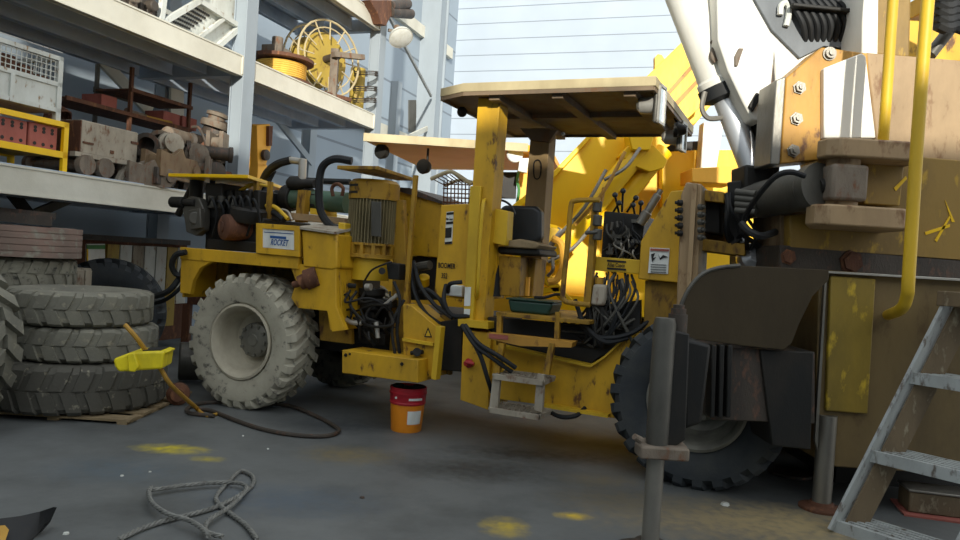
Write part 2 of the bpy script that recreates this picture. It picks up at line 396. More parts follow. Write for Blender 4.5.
# ------------------------------------------------------------------ drill rig (main machine)
rig = thing('drilling_rig', 'long yellow articulated drilling rig with brown canopy parked across the yard', 'drilling rig', FB.w(2, 1, 0))
def wheel(a, b, near, R, mt, mr, lab, spin):
    Mx = frame_mat(FB, a, b, R-.01) @ Matrix.Rotation(spin, 4, 'Y')
    t = MB(); tyre_mesh(t, R, .42, .33, 26, skew=.13)
    wo = mesh_at('wheel', t, mt, Mx, rig, ang=30, label=lab)
    s = -1 if near else 1
    r = MB(); r.lathe((0, s*.16, 0), (0, -s, 0), [(.02, .335), (-.03, .345), (-.035, .325), (-.02, .31), (0, .30), (.03, .285), (.05, .285), (.18, .26), (.22, .24), (.25, .17), (.255, .0)], 40, cap0=False)
    mesh_at('rim', r, mr, Mx, wo)
    h = MB(); h.lathe((0, s*-.08, 0), (0, s, 0), [(0, .165), (.07, .16), (.085, .14), (.09, .06), (.1, .05), (.1, .0)], 24)
    for k in range(10):
        t_ = 2*pi*k/10; h.lathe((.135*cos(t_), s*-.005, .135*sin(t_)), (0, s, 0), [(0, .016), (.03, .016)], 6)
    mesh_at('hub', h, M['rimdark'], Mx, wo)
    return wo
RW = wheel(0.02, .21, True, .62, M['tyremud'], M['rim'], 'pale mud-caked rear wheel nearest the tyre stack', .1)
FWH = wheel(4.02, .21, True, .615, M['tyredark'], M['rimdark'], 'dark front wheel with steel rim', .05)
wheel(0.02, 1.75, False, .62, M['tyre'], M['rim'], 'far rear wheel', .2)
wheel(4.02, 1.75, False, .61, M['tyredark'], M['rimdark'], 'far front wheel', .3)
def P(name, mb, mat, parent=rig, **k): return build(name, mb, mat, parent, **k)
# chassis
mb = MB(); mb.box(FB, -.62, 2.2, .55, 1.45, .55, 1.0); mb.box(FB, -.6, .6, .5, 1.45, 1.0, 1.35); mb.box(FB, 2.2, 4.8, .55, 1.4, .5, .95)
mb.cyl(FB.w(.02, .4, .62), FB.w(.02, 1.6, .62), .12); mb.cyl(FB.w(4.06, .4, .6), FB.w(4.06, 1.6, .6), .12)
P('chassis', mb, M['dark'], bevel=.01)
# rear deck and fender
mb = MB(); mb.pp(FB, .04, .10, [(180, 247), (298, 257), (298, 269), (180, 259)])
d0 = FB.p(180, 247, .04); d1 = FB.p(298, 257, .04)
mb.box(FB, d0[0], d1[0], .10, 1.9, d1[1]-.03, d1[1]-.005)
P('rear_deck', mb, M['yellow'], bevel=.004)
mb = MB(); mb.pp(FB, .05, .10, [(181, 258), (212, 261), (200, 268), (193, 280), (190, 294), (180, 293)])
mb.box(FB, d0[0], d0[0]+.03, .10, 1.9, .95, d0[1]-.04)
P('fender_plate', mb, M['yellow'], bevel=.004)
mb = MB(); mb.pp(FB, .5, .54, [(186, 258), (320, 268), (330, 300), (300, 300), (186, 290)])
P('fender_plate', mb, M['yellow_dirty'], bevel=.004)
mb = MB(); mb.pp(FB, .06, .12, [(290, 265), (336, 262), (336, 306), (345, 330), (332, 332), (327, 311), (298, 308), (291, 298), (296, 282)])
mb.pp(FB, .14, .5, [(298, 268), (340, 266), (342, 330), (330, 330), (325, 300), (305, 300)])
P('side_plate', mb, M['yellow'], bevel=.004)
mb = MB(); mb.pp(FB, .3, .34, [(318, 286), (350, 286), (352, 344), (320, 340)])
P('side_plate', mb, M['yellow_dirty'])
mb = MB(); q = FB.wp(300, 283, .02); q2 = FB.wp(318, 276, .08)
mb.cyl(FB.wp(293, 285, .0), FB.wp(300, 283, .02), .03); mb.cyl(q, FB.wp(306, 280, .04), .065); mb.cyl(FB.wp(306, 280, .04), q2, .09)
P('pivot_shaft', mb, M['rust'])
# engine
eng = MB()
eng.box(FB, *(FB.p(205, 240, .35)[0], FB.p(262, 240, .35)[0]), .35, 1.1, 1.42, 1.75)
eng.box(FB, FB.p(207, 240, .3)[0], FB.p(262, 240, .3)[0], .3, 1.2, 1.42, 1.52)
eng.pp(FB, .35, .7, [(205, 183), (222, 183), (222, 245), (205, 245)])
for x in (226, 234, 244, 253):
    eng.pp(FB, .4, .9, [(x, 190), (x+6, 190), (x+6, 240), (x, 240)])
eo = P('engine', eng, M['dark'], bevel=.012)
mb = MB(); mb.pp(FB, .25, .34, [(181, 202), (190, 196), (199, 198), (204, 210), (203, 230), (196, 236), (186, 232), (184, 218)])
mb.cyl(FB.wp(195, 218, .26), FB.wp(195, 218, .19), .06); mb.pp(FB, .2, .26, [(188, 210), (200, 208), (201, 228), (190, 230)])
P('gear_cover', mb, M['darkgrey'], eo, bevel=.01)
mb = MB(); c = FB.wp(172, 202, .25); mb.cyl(c, c+FB.A*.16, .055); mb.cyl(c+FB.A*.1, c+FB.A*.3, .035)
P('oil_filter', mb, M['dark'], eo, bevel=.006)
mb = MB(); c = FB.wp(236, 228, .3); mb.lathe(c-FB.A*.02-FB.B*.1, FB.A*-.4-FB.B, [(-.3, .11), (0, .125), (.03, .12), (.05, .09), (.05, .05), (.065, .05), (.065, .0)], 24)
P('starter_motor', mb, M['rust'], eo)
mb = MB(); c = FB.wp(248, 213, .35); mb.lathe(c-FB.Z*.09, (0.1, -.1, 1), [(0, .16), (.02, .17), (.12, .17), (.14, .15), (.15, .05)], 24)
P('air_cleaner', mb, M['dark'], eo)
mb = MB()
for k in range(3):
    c = FB.wp(212+k*10, 196, .33); mb.cyl(c, c-FB.Z*.12, .035)
P('injector_pump', mb, M['darkgrey'], eo, bevel=.006)
for k in range(7):
    mb = MB(); x = 208+k*7; mb.tube([FB.wp(x, 205, .3), FB.wp(x+4, 196+random.random()*8, .22), FB.wp(x+9, 215, .26), FB.wp(x+3+random.random()*10, 236, .3)], .012, 6)
    P('hose', mb, M['black'])
mb = MB(); mb.cyl(FB.wp(178, 215, .5), FB.wp(196, 180, .5), .035); mb.cyl(FB.wp(197, 180, .5), FB.wp(196, 200, .5), .07)
P('exhaust_pipe', mb, M['dark'], eo)
# engine roof sheet
h0 = FB.p(168, 178, .2); h1 = FB.p(248, 176, .2)
def ext(fr, x, y, z):
    q = G(x, y, z); a, b, zz = fr.loc(q); return a, b
e2 = ext(FB, 288, 189, h1[1]); 
mb = MB(); mb.slab(FB, [(h0[0], .2), (h1[0], .2), (e2[0], e2[1]), (h0[0]+.1, e2[1])], h1[1]-.02, h1[1]+.012)
P('engine_roof', mb, M['yellow_bright'], bevel=.003)
for x in (208, 252, 266):
    mb = MB(); a, z = FB.p(x, 235, .45); mb.box(FB, a-.02, a+.02, .45, .49, 1.42, h1[1]-.02)
    P('roof_strut', mb, M['yellow_dirty'] if x > 240 else M['dark'])
# decal box
mb = MB(); mb.pp(FB, .03, .3, [(256, 223), (299, 226), (299, 257), (256, 253)])
mb2 = MB()
bx = P('battery_box', mb, M['yellow_dirty'], bevel=.004)
for pts in ([(256, 223), (299, 226), (299, 231), (256, 228)], [(256, 247), (299, 251), (299, 257), (256, 253)], [(256, 228), (262, 228.4), (262, 248), (256, 247)], [(294, 230), (299, 231), (299, 251), (294, 250)]):
    mb2.pp(FB, .01, .03, pts)
P('box_rim', mb2, M['yellow'], bx, bevel=.002)
mb = MB(); mb.pp(FB, .022, .028, [(262, 228.5), (294, 231), (294, 250), (262, 247.3)]); P('name_plate', mb, M['white'], bx)
mb = MB(); mb.pp(FB, .018, .021, [(270, 235.5), (286, 236.7), (286, 239.2), (270, 238)]); mb.pp(FB, .018, .021, [(264, 231.5), (293, 233.5), (293, 234.2), (264, 232.2)]); P('blue_stripe', mb, M['inkblue'], bx)
a, z = FB.p(270.5, 244.8, .02); text('ROCKET', FB, a, .019, z, .075, M['inkblue'], bx, sx=.62, shear=.25)
mb = MB(); mb.pp(FB, .05, .45, [(301, 230), (337, 234), (337, 268), (332, 270), (303, 267)]); bb = P('side_box', mb, M['yellow'], bevel=.015)
mb = MB(); zt = FB.p(301, 229, .05)[1]; a0 = FB.p(301, 229, .05)[0]; a1 = FB.p(337, 234, .05)[0]
mb.slab(FB, [(a0-.02, .02), (a1, .02), (a1-.02, .5), (a0-.05, .5)], [zt, zt-.03, zt+.05, zt+.06], [zt+.02, zt-.01, zt+.07, zt+.08]); P('flap', mb, M['greybeige'], bb)
# green accumulator cylinder and fittings
mb = MB(); c0 = FB.wp(290, 198, .75); c1 = FB.wp(348, 203, .75)
mb.lathe(c0, c1-c0, [(0, .06), (.02, .1), ((c1-c0).length, .1)], 20)
gt = P('accumulator', mb, M['green'])
mb = MB(); d = (c1-c0).normalized(); mb.cyl(c0-d*.06, c0+d*.05, .13); mb.cyl(c0+d*.2, c0+d*.25, .12); mb.cyl(c0-d*.18, c0-d*.05, .07); P('flange', mb, M['dark'], gt, bevel=.01)
mb = MB(); mb.pp(FB, .55, .9, [(285, 212), (345, 218), (345, 224), (285, 219)]); P('bracket', mb, M['tan'], gt)
mb = MB(); mb.pp(FB, .58, .66, [(298, 190), (306, 190), (303, 222), (295, 222)]); P('bracket', mb, M['yellow_dirty'], gt)
mb = MB(); mb.pp(FB, .6, .9, [(310, 208), (319, 209), (319, 215), (310, 214)]); P('bracket', mb, M['yellow_clean'], gt)
mb = MB(); mb.tube([FB.wp(333, 196, .6), FB.wp(332, 188, .6), FB.wp(337, 184, .6), FB.wp(343, 188, .6), FB.wp(342, 196, .6)], .018, 8); P('lifting_eye', mb, M['rust'], gt)
mb = MB(); mb.lathe(FB.wp(288, 183, .7), FB.A, [(0, .04), (.04, .07), (.15, .07), (.2, .045), (.32, .045)], 14); mb.box(FB, FB.p(300, 180, .7)[0], FB.p(318, 180, .7)[0], .66, .8, 1.9, 2.02); P('valve_block', mb, M['dark'], gt, bevel=.006)
def hose(pts, r, mat=M['black'], parent=rig, name='hose', fr=FB, seg=8):
    mb = MB(); mb.tube([fr.wp(*p) for p in pts], r, seg); return build(name, mb, mat, parent)
hose([(262, 183, .8), (268, 172, .75), (278, 164, .7), (291, 160, .7)], .042)
hose([(254, 215, .6), (262, 195, .7), (268, 182, .78), (274, 170, .8)], .03)
mb = MB(); mb.cyl(FB.wp(290, 160, .7), FB.wp(303, 162, .7), .034); mb.cyl(FB.wp(303, 159, .7), FB.wp(302, 180, .7), .04); P('hose_fitting', mb, M['silver'], bevel=.005)
hose([(352, 161, .35), (334, 159, .3), (322, 168, .3), (319, 190, .3), (321, 212, .3), (331, 226, .32), (341, 229, .35)], .036)
hose([(300, 180, .8), (320, 181, .8), (350, 182, .8)], .03)
hose([(258, 205, .6), (272, 198, .7), (292, 196, .72)], .028); hose([(258, 212, .6), (272, 204, .7), (292, 202, .72)], .024)
hose([(262, 206, .5), (275, 207, .5), (288, 219, .45)], .02, M['yellow_clean']); hose([(268, 214, .5), (275, 213, .5), (284, 220, .45)], .03)
hose([(262, 211, .5), (285, 210, .55), (292, 220, .5)], .012, M['silver'])
hose([(240, 190, .5), (252, 184, .5), (268, 186, .6)], .014, M['yellow_clean']); hose([(235, 193, .5), (250, 186, .5), (262, 180, .6)], .014, M['yellow_clean'])
# electric motor
mc = FB.p(371, 230, .45)[0]
def zz(y, x=371, b=.24): return FB.p(x, y, b)[1]
mo = MB(); cb = .47; Rm = .22
o = FB.w(mc, cb, 0)
ztop, zband, zfin, zbase, zdrum, zbot = zz(178), zz(197), zz(243), zz(258), zz(260), zz(281)
mo.lathe(o, (0, 0, 1), [(zbase, Rm*.8), (zband, Rm*.86)], 32)
for k in range(44):
    t = 2*pi*k/44; d = Vector((cos(t), sin(t), 0)); n = Vector((-sin(t), cos(t), 0))
    p = [o+d*(Rm*.82)+n*.005, o+d*(Rm*1.0)+n*.003, o+d*(Rm*1.0)-n*.003, o+d*(Rm*.82)-n*.005]
    mo.add([q+Vector((0, 0, zfin)) for q in p]+[q+Vector((0, 0, zband)) for q in p], [(0, 1, 5, 4), (1, 2, 6, 5), (2, 3, 7, 6), (4, 5, 6, 7), (3, 2, 1, 0)])
mt = P('electric_motor', mo, M['finbeige'])
mb = MB(); mb.lathe(o, (0, 0, 1), [(zband-.01, Rm*1.03), (ztop-.03, Rm*1.03), (ztop, Rm*.9), (ztop, 0)], 40); P('fan_cover', mb, M['yellow_dirty'], mt)
mb = MB(); mb.lathe(o, (0, 0, 1), [(zbase, Rm*1.06), (zbase+.03, Rm*1.06), (zbase+.035, Rm*.85), (zfin-.02, Rm*.85), (zfin-.02, Rm*1.02), (zfin, Rm*1.02)], 32)
for k in range(14):
    t = 2*pi*k/14; d = Vector((cos(t), sin(t), 0)); mb.bar(o+d*Rm*.93+Vector((0, 0, zbase)), o+d*Rm*.93+Vector((0, 0, zfin)), .03, .05, upv=d)
P('motor_base', mb, M['yellow_dirty'], mt)
mb = MB(); mb.lathe(o, (0, 0, 1), [(zbot, Rm*.8), (zdrum+.01, Rm*.82)], 32); P('bell_housing', mb, M['yellow_clean'], mt)
mb = MB(); mb.cyl(FB.wp(382, 271, .22), FB.wp(382, 271, .3), .03); P('port', mb, M['inkblack'], mt)
mb = MB(); mb.pp(FB, .2, .4, [(338, 222), (345, 223), (345, 239), (338, 238)]); P('terminal_box', mb, M['yellow_clean'], mt, bevel=.01)
mb = MB(); mb.pp(FB, .245, .255, [(371, 201), (381, 202), (381, 237), (371, 236)]); P('terminal_cover', mb, M['darkgrey'], mt, bevel=.004)
for yy, s in ((184.5, 0), (191.5, 0)):
    mb = MB()
    a0, z0 = FB.p(354, yy, .24); a1, _ = FB.p(367, yy+1, .24)
    mb.lathe(o, (0, 0, 1), [(z0-.012, Rm*1.037), (z0+.012, Rm*1.037)], 40)
    vs = mb.v; 
    mb2 = MB(); R_ = Rm*1.04; base = math.atan2((-FB.B).y, (-FB.B).x)
    seg = 8; t0 = base-radians(48); t1 = base-radians(8); v = []
    for i in range(seg+1):
        t = t0+(t1-t0)*i/seg
        for h in (z0-.012, z0+.010): v.append(o+Vector((cos(t)*R_, sin(t)*R_, h)))
    mb2.add(v, [(2*i, 2*i+2, 2*i+3, 2*i+1) for i in range(seg)]); P('black_stripe', mb2, M['inkblack'], mt)
a, z = FB.p(354.5, 189.5, .24); text('Atlas Copco', FB, a, .252, z, .035, M['inkblack'], mt, sx=.62)
a, z = FB.p(356, 196.5, .24); text('2', FB, a, .25, z, .075, M['inkblack'], mt, sx=1.3)
# motor roof
rz0 = FB.p(380, 172, .12)[1]
pts = [ext(FB, x, y, rz0) for x, y in ((337, 170), (378, 174.5), (414, 183), (380, 186), (345, 180))]
f1 = FB.p(337, 165.5, .1); f2 = FB.p(378, 167.5, .1)
e3 = ext(FB, 413, 179, f2[1])
mb = MB(); mb.slab(FB, [(f1[0], .1), (f2[0], .1), (e3[0], e3[1]), (f1[0]+.15, e3[1])], f2[1]-.018, f2[1]+.014); P('motor_roof', mb, M['yellow_dirty'], bevel=.005)
mb = MB(); a, z = FB.p(406, 300, .35); mb.bar(FB.w(a, .35, .85), FB.w(a+.02, .35, f2[1]-.03), .035, .035); P('roof_strut', mb, M['yellow_dirty'])
# back tank
mb = MB(); mb.pp(FB, .85, 1.6, [(396, 190), (410, 190), (441, 203), (441, 258), (398, 254)]); P('hydraulic_tank', mb, M['yellow'], bevel=.01)
mb = MB(); mb.pp(FB, .82, 1.62, [(396, 187), (410, 188), (442, 201), (442, 204), (396, 190.5)]); P('tank_lid', mb, M['scrapdark'])
mb = MB(); mb.pp(FB, .5, .56, [(393, 200), (403, 200), (408, 300), (404, 372), (388, 372), (392, 300)]); P('frame_upright', mb, M['yellow_dirty'], bevel=.004)
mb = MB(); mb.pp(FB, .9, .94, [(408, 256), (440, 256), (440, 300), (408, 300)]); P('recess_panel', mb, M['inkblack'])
mb = MB(); mb.tube([FB.wp(400, 276, .6), FB.wp(415, 268, .5), FB.wp(430, 265, .45)], .04, 10); P('suction_pipe', mb, M['darkgrey'])
mb = MB(); mb.lathe(FB.wp(424, 284, .6), (0, -.6, .8), [(0, .05), (.08, .05), (.1, .02)], 12); P('yellow_cap', mb, M['yellow_bright'])
# pump cluster
pu = MB(); c = FB.wp(368, 300, .4)
pu.lathe(FB.w(FB.loc(c)[0], .46, .75), (0, 0, 1), [(0, .07), (.05, .09), (.14, .09), (.15, .06), (.22, .06), (.23, .1), (.34, .1), (.36, .12), (.42, .12)], 20)
pu.pp(FB, .4, .6, [(346, 296), (392, 300), (392, 308), (346, 304)]); pu.pp(FB, .42, .55, [(352, 330), (385, 334), (385, 346), (352, 342)])
po = P('hydraulic_pump', pu, M['dark'], bevel=.006)
mb = MB(); mb.tube([FB.wp(342, 316, .25), FB.wp(350, 322, .2), FB.wp(362, 323, .2)], .022, 8, 3); P('pipe_fitting', mb, M['silver'], po)
for p_, q_, r_ in (((376, 322), (378, 338), .02), ((385, 305), (397, 295), .018), ((366, 287), (371, 287), .03)):
    mb = MB(); mb.cyl(FB.wp(*p_, .2), FB.wp(*q_, .2), r_); P('pipe_fitting', mb, M['silver'], po)
for k in range(16):
    x = 342+random.random()*50; y = 285+random.random()*45; b = .22+random.random()*.3
    x2 = 342+random.random()*58; y2 = 300+random.random()*48
    hose([(x, y, b), (x+random.uniform(-10, 10), y+12, b-.1), ((x+x2)/2, (y+y2)/2+random.uniform(-8, 12), b-.08), (x2, y2, b)], random.choice([.007, .01, .013]), random.choice([M['black'], M['black'], M['dark'], M['dark']]), po)
hose([(345, 258, .3), (336, 262, .22), (334, 276, .2), (342, 284, .24), (356, 286, .3)], .022)
hose([(365, 280, .26), (372, 270, .22), (385, 264, .22), (392, 262, .25)], .009)
mb = MB(); mb.pp(FB, .28, .4, [(386, 262), (399, 264), (399, 280), (388, 279)]); P('control_valve', mb, M['dark'], bevel=.006)
hose([(394, 282, .25), (400, 300, .2), (397, 330, .22), (400, 355, .25)], .014); hose([(404, 300, .25), (398, 310, .2), (392, 330, .2), (396, 360, .22)], .014)
# bumper box
mb = MB(); mb.pp(FB, .03, .35, [(342, 350), (418, 360), (418, 383), (342, 373)]); tb = P('bumper_box', mb, M['yellow'], bevel=.006)
for x_, y_, r_ in ((346, 355, .012), (402, 364, .012), (350, 354, .008)):
    mb = MB(); mb.bolt(FB.wp(x_, y_, .03), -FB.B, r_); P('bolt', mb, M['dark'], tb)
# hinge side panels
mb = MB(); mb.pp(FB, .2, .5, [(403, 304), (412, 306), (436, 326), (436, 340), (433, 378), (403, 372)]); sp_ = P('hinge_panel', mb, M['yellow'], bevel=.006)
mb = MB(); mb.pp(FB, .16, .2, [(402, 338), (433, 343), (433, 346), (402, 341)]); mb.pp(FB, .12, .2, [(436, 326), (441, 327), (436, 380), (431, 379)]); P('rib', mb, M['yellow_clean'], sp_)
mb = MB(); mb.cyl(FB.wp(417, 352, .2), FB.wp(417, 352, .1), .035); mb.cyl(FB.wp(411, 353, .16), FB.wp(423, 352, .16), .018); P('valve', mb, M['dark'], sp_)
for (x, y) in ((428, 333), (425, 371)):
    mb = MB(); mb.pp(FB, .196, .199, [(x-4, y+4), (x, y-6), (x+4, y+4.6)]); wt = P('warning_triangle', mb, M['inkblack'], sp_)
    mb = MB(); mb.pp(FB, .192, .195, [(x-2.4, y+2.8), (x, y-3), (x+2.4, y+3.3)]); P('triangle_center', mb, M['yellow_clean'], sp_)
mb = MB(); mb.pp(FB, .3, .6, [(438, 322), (462, 318), (462, 372), (438, 370)]); P('articulation_joint', mb, M['dark'], bevel=.01)
mb = MB(); mb.pp(FB, .45, .5, [(440, 315), (452, 316), (450, 375), (440, 373)]); P('frame_upright', mb, M['yellow_dirty'])
for pts in ([(412, 262, .5), (414, 290, .35), (425, 312, .3), (440, 324, .3)], [(414, 262, .5), (420, 285, .3), (435, 305, .25), (452, 318, .2)], [(446, 285, .3), (444, 300, .2), (452, 315, .2), (470, 316, .25)], [(448, 292, .3), (450, 284, .2), (462, 282, .25)],
            [(420, 292, .4), (428, 290, .3), (440, 300, .28), (447, 315, .3)], [(462, 325, .05), (475, 345, -.02), (492, 358, -.02), (512, 372, .05)], [(465, 325, .05), (478, 343, -.02), (497, 355, -.02), (516, 368, .05)], [(468, 334, .02), (480, 355, -.02), (488, 380, 0), (492, 392, .08)],
            [(540, 405, .3), (558, 416, .2), (575, 416, .2), (585, 408, .3)]):
    hose(pts, .018)
mb = MB(); mb.pp(FB, .3, .4, [(444, 284), (462, 286), (462, 297), (444, 295)]); P('junction_box', mb, M['white'], bevel=.01)
# BOOMER cabinet
bc = .4
mb = MB(); mb.pp(FB, bc, 1.0, [(441, 205), (480, 203), (478, 300), (434, 297)]); cab = P('cabinet', mb, M['yellow'], bevel=.008)
mb = MB(); mb.pp(FB, bc-.004, bc-.001, [(446.5, 212), (453.6, 211.3), (452, 244), (444.6, 244)]); P('sticker', mb, M['white'], cab)
mb = MB()
for y in (212.6, 222, 242): mb.pp(FB, bc-.008, bc-.005, [(446.6-(y-212)*.06, y), (453.6-(y-212)*.06, y-.7), (453.6-(y-212)*.06, y+1.8), (446.6-(y-212)*.06, y+2.4)])
mb.pp(FB, bc-.008, bc-.005, [(445.4, 228), (451.6, 227.3), (451.2, 237.5), (445, 238)])
P('sticker_print', mb, M['inkblack'], cab)
a, z = FB.p(446.3, 220, bc); text('Atlas Copco', FB, a, bc-.009, z, .03, M['inkblack'], cab, sx=.4)
a, z = FB.p(438.3, 267.5, bc); text('BOOMER', FB, a, bc-.006, z, .062, M['inkblack'], cab, sx=.62)
a, z = FB.p(441.4, 278, bc); text('352', FB, a, bc-.006, z, .062, M['inkblack'], cab, sx=.6)
mb = MB(); mb.pp(FB, bc-.006, bc-.003, [(442, 295), (444.5, 285), (447, 295)]); P('warning_triangle', mb, M['rust'], cab)
# basket guard
mb = MB(); g0 = [(431, 178), (447, 172), (470, 182)]
mb.tube([FB.wp(431, 179, .5), FB.wp(448, 172, .5), FB.wp(456, 174, .5), FB.wp(471, 184, .5)], .018, 8)
gb = P('basket_guard', mb, M['canopytop'])
mb = MB(); mb.tube([FB.wp(445, 186, 1.0), FB.wp(460, 180, 1.0), FB.wp(480, 184, 1.0)], .014, 8); P('guard_rail', mb, M['canopytop'], gb)
mb = MB()
for k in range(9):
    t = k/8; mb.cyl(FB.wp(431+38*t, 178-6*sin(pi*t*.9)+5*t, .5), FB.wp(446+30*t, 186-3*sin(pi*t), 1.0), .005, seg=5)
for k in range(8):
    x = 444+k*3.6; mb.cyl(FB.wp(x, 180, .6), FB.wp(x-.5, 206, .6), .006, seg=5)
for k in range(5):
    y = 184+k*4.5; mb.cyl(FB.wp(443, y, .6), FB.wp(471, y+1, .6), .006, seg=5)
P('wire_mesh', mb, M['rust'], gb)
# posts
mb = MB(); mb.pp(FB, .28, .48, [(478, 98), (500, 98), (492, 206), (484, 322), (464, 322), (471, 206)]); 
pn = P('canopy_post', mb, M['yellow'], bevel=.006)
mb = MB(); mb.pp(FB, .24, .28, [(470, 186), (481, 186), (473, 322), (463, 322)]); P('cover_strip', mb, M['yellow_clean'], pn, bevel=.004)
mb = MB(); mb.pp(FB, .2, .52, [(458, 319), (488, 322), (488, 329), (458, 326)]); P('foot_plate', mb, M['yellow_clean'], pn)
mb = MB(); mb.pp(FB, .235, .239, [(465, 287), (471, 287), (470, 306), (464, 306)]); mb.pp(FB, .235, .239, [(464, 309), (470, 309), (469.6, 315), (463.8, 315)]); P('sticker', mb, M['white'], pn)
mb = MB(); mb.tube([FB.wp(485, 200, .28), FB.wp(483, 205, .2), FB.wp(480, 240, .2), FB.wp(478, 285, .2), FB.wp(477, 298, .28)], .015, 8, 4); P('grab_handle', mb, M['yellow_clean'], pn)
mb = MB(); mb.pp(FB, 1.1, 1.3, [(531, 128), (550, 128), (541, 262), (520, 262)]); pf = P('canopy_post', mb, M['postbrown'], bevel=.006)
mb = MB(); mb.pp(FB, 1.05, 1.1, [(520, 128), (557, 130), (552, 138), (549, 142), (530, 140)]); P('gusset', mb, M['canopy'], pf)
mb = MB(); mb.tube([FB.wp(x, y, 1.09) for x, y in ((534, 163), (534, 176), (537, 179), (540, 176), (541, 164), (538, 160))], .006, 6, 4, True); P('slot', mb, M['dark'], pf)
mb = MB(); mb.pp(FB, .25, .7, [(463, 330), (491, 333), (488, 410), (460, 400)]); pd = P('pedestal', mb, M['yellow'], bevel=.006)
mb = MB(); mb.lathe(FB.wp(470, 363, .25), FB.A*-.3-FB.B, [(0, .035), (.02, .04), (.03, .02), (.06, .02)], 12); mb.cyl(FB.wp(465, 362, .2), FB.wp(474, 364, .2), .014); P('red_valve_handle', mb, M['redred'], pd)
# canopy
zc = FB.p(560, 82, .1)[1]
near = [(2.04, .1), (3.62, .1)]
nl = FB.p(463, 86, .1); nr = FB.p(659, 80, .1)
zb = zc-.13
zb = zc-.06; fl = ext(FB, 505, 136, zb); frr = ext(FB, 655, 136, zb); L1 = ext(FB, 441, 99, zb); L2 = ext(FB, 472, 124, zb); R1 = ext(FB, 690, 128, zb)
L1 = ext(FB, 440, 98, zb); out = [(nl[0], .1), (nr[0]-.02, .1), (nr[0], fl[1]), (fl[0], fl[1]), (L1[0], fl[1]-.06), (L1[0], L1[1])]
print('canopy', nl, nr, fl, frr, L1, L2, R1, zc)
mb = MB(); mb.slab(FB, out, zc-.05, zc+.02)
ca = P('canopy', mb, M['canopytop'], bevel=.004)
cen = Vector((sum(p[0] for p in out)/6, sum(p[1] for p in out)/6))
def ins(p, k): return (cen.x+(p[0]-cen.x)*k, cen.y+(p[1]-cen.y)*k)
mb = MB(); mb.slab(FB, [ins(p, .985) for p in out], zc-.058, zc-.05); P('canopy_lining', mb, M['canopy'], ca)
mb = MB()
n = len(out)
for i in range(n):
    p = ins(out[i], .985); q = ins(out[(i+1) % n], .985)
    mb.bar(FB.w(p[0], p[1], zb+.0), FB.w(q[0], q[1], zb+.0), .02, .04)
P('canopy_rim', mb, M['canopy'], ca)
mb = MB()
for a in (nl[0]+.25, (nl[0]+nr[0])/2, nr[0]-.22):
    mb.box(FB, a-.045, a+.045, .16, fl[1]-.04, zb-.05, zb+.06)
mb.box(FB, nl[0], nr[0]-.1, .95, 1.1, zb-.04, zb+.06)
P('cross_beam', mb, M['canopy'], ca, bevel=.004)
def work_light(px, py, b, w=.16, h=.26):
    a, z = FB.p(px, py, b); th = radians(-35)
    f = Frame(FB.w(a, b, 0), (FB.A*cos(th)+FB.B*sin(th)*-1)); f = Frame(FB.w(a, b, 0), Vector((.62, -.78, 0)).cross(Vector((0, 0, -1))) if False else Vector((cos(radians(-5)), sin(radians(-5)))))
    f = Frame(FB.w(a, b, 0), (0.5, .87))
    mb = MB(); mb.box(f, -w/2, w/2, .0, .035, z-h/2, z+h/2); lo = P('work_light', mb, M['darkgrey'], bevel=.015)
    mb = MB()
    for (a0, a1, z0, z1) in ((-w/2, w/2, z-h/2, z-h/2+.02), (-w/2, w/2, z+h/2-.02, z+h/2), (-w/2, -w/2+.02, z-h/2, z+h/2), (w/2-.02, w/2, z-h/2, z+h/2)): mb.box(f, a0, a1, -.015, 0, z0, z1)
    P('bezel', mb, M['silver'], lo)
    mb = MB(); mb.box(f, -w/2+.02, w/2-.02, -.005, .0, z-h/2+.02, z+h/2-.02); P('lens', mb, M['lens'], lo)
    mb = MB(); mb.lathe(f.w(0, .1, z), f.B, [(-.06, .07), (.05, .06), (.08, .03)], 14); P('housing', mb, M['silver'], lo)
    mb = MB(); mb.bar(f.w(0, .05, z+h/2-.01), f.w(0, .08, zc-.06), .03, .02); P('bracket', mb, M['dark'], lo)
work_light(661, 105, .3, .17, .29)
work_light(683, 137, 1.2, .16, .25)
mb = MB(); mb.lathe(FB.wp(674, 130, 1.0), (.9, -.3, 0), [(0, .06), (.03, .065), (.1, .03)], 16); P('spot_lamp', mb, M['dark'])
mb = MB(); mb.sph(FB.wp(563, 134, 1.2), .018); P('bulb', mb, M['white'])
mb = MB(); mb.sph(FB.wp(462, 112, .5), .045); P('lamp', mb, M['dark'])
# seat, console
st = MB(); st.prism(FB, [(a, z) for a, z in FB.poly(.75, [(500, 207), (505, 205), (535, 206), (541, 211), (541, 238), (536, 243), (504, 242), (498, 236)])], .75, .87)
so_ = P('seat', st, M['seatblack'], bevel=.03, seg=4)
mb = MB(); mb.pp(FB, .45, .95, [(497, 246), (538, 248), (540, 256), (498, 254)]); P('seat_base', mb, M['dark'], so_, bevel=.02)
mb = MB(); mb.pp(FB, .42, .9, [(503, 241), (520, 239), (540, 245), (536, 249), (504, 247)]); P('torn_cushion', mb, M['wood'], so_, bevel=.01)
mb = MB(); mb.pp(FB, .5, 1.0, [(499, 256), (521, 257), (519, 297), (494, 295)]); mb.pp(FB, .7, 1.0, [(521, 257), (536, 259), (532, 297), (519, 297)]); P('seat_pedestal', mb, M['yellow_dirty'], bevel=.008)
mb = MB(); mb.pp(FB, .65, .69, [(521, 277), (529, 277), (528, 296), (518, 296)]); P('pedestal_panel', mb, M['orange'])
mb = MB(); mb.pp(FB, .36, .5, [(493, 208), (508, 211), (506, 246), (491, 243)]); P('console', mb, M['yellow_clean'], bevel=.008)
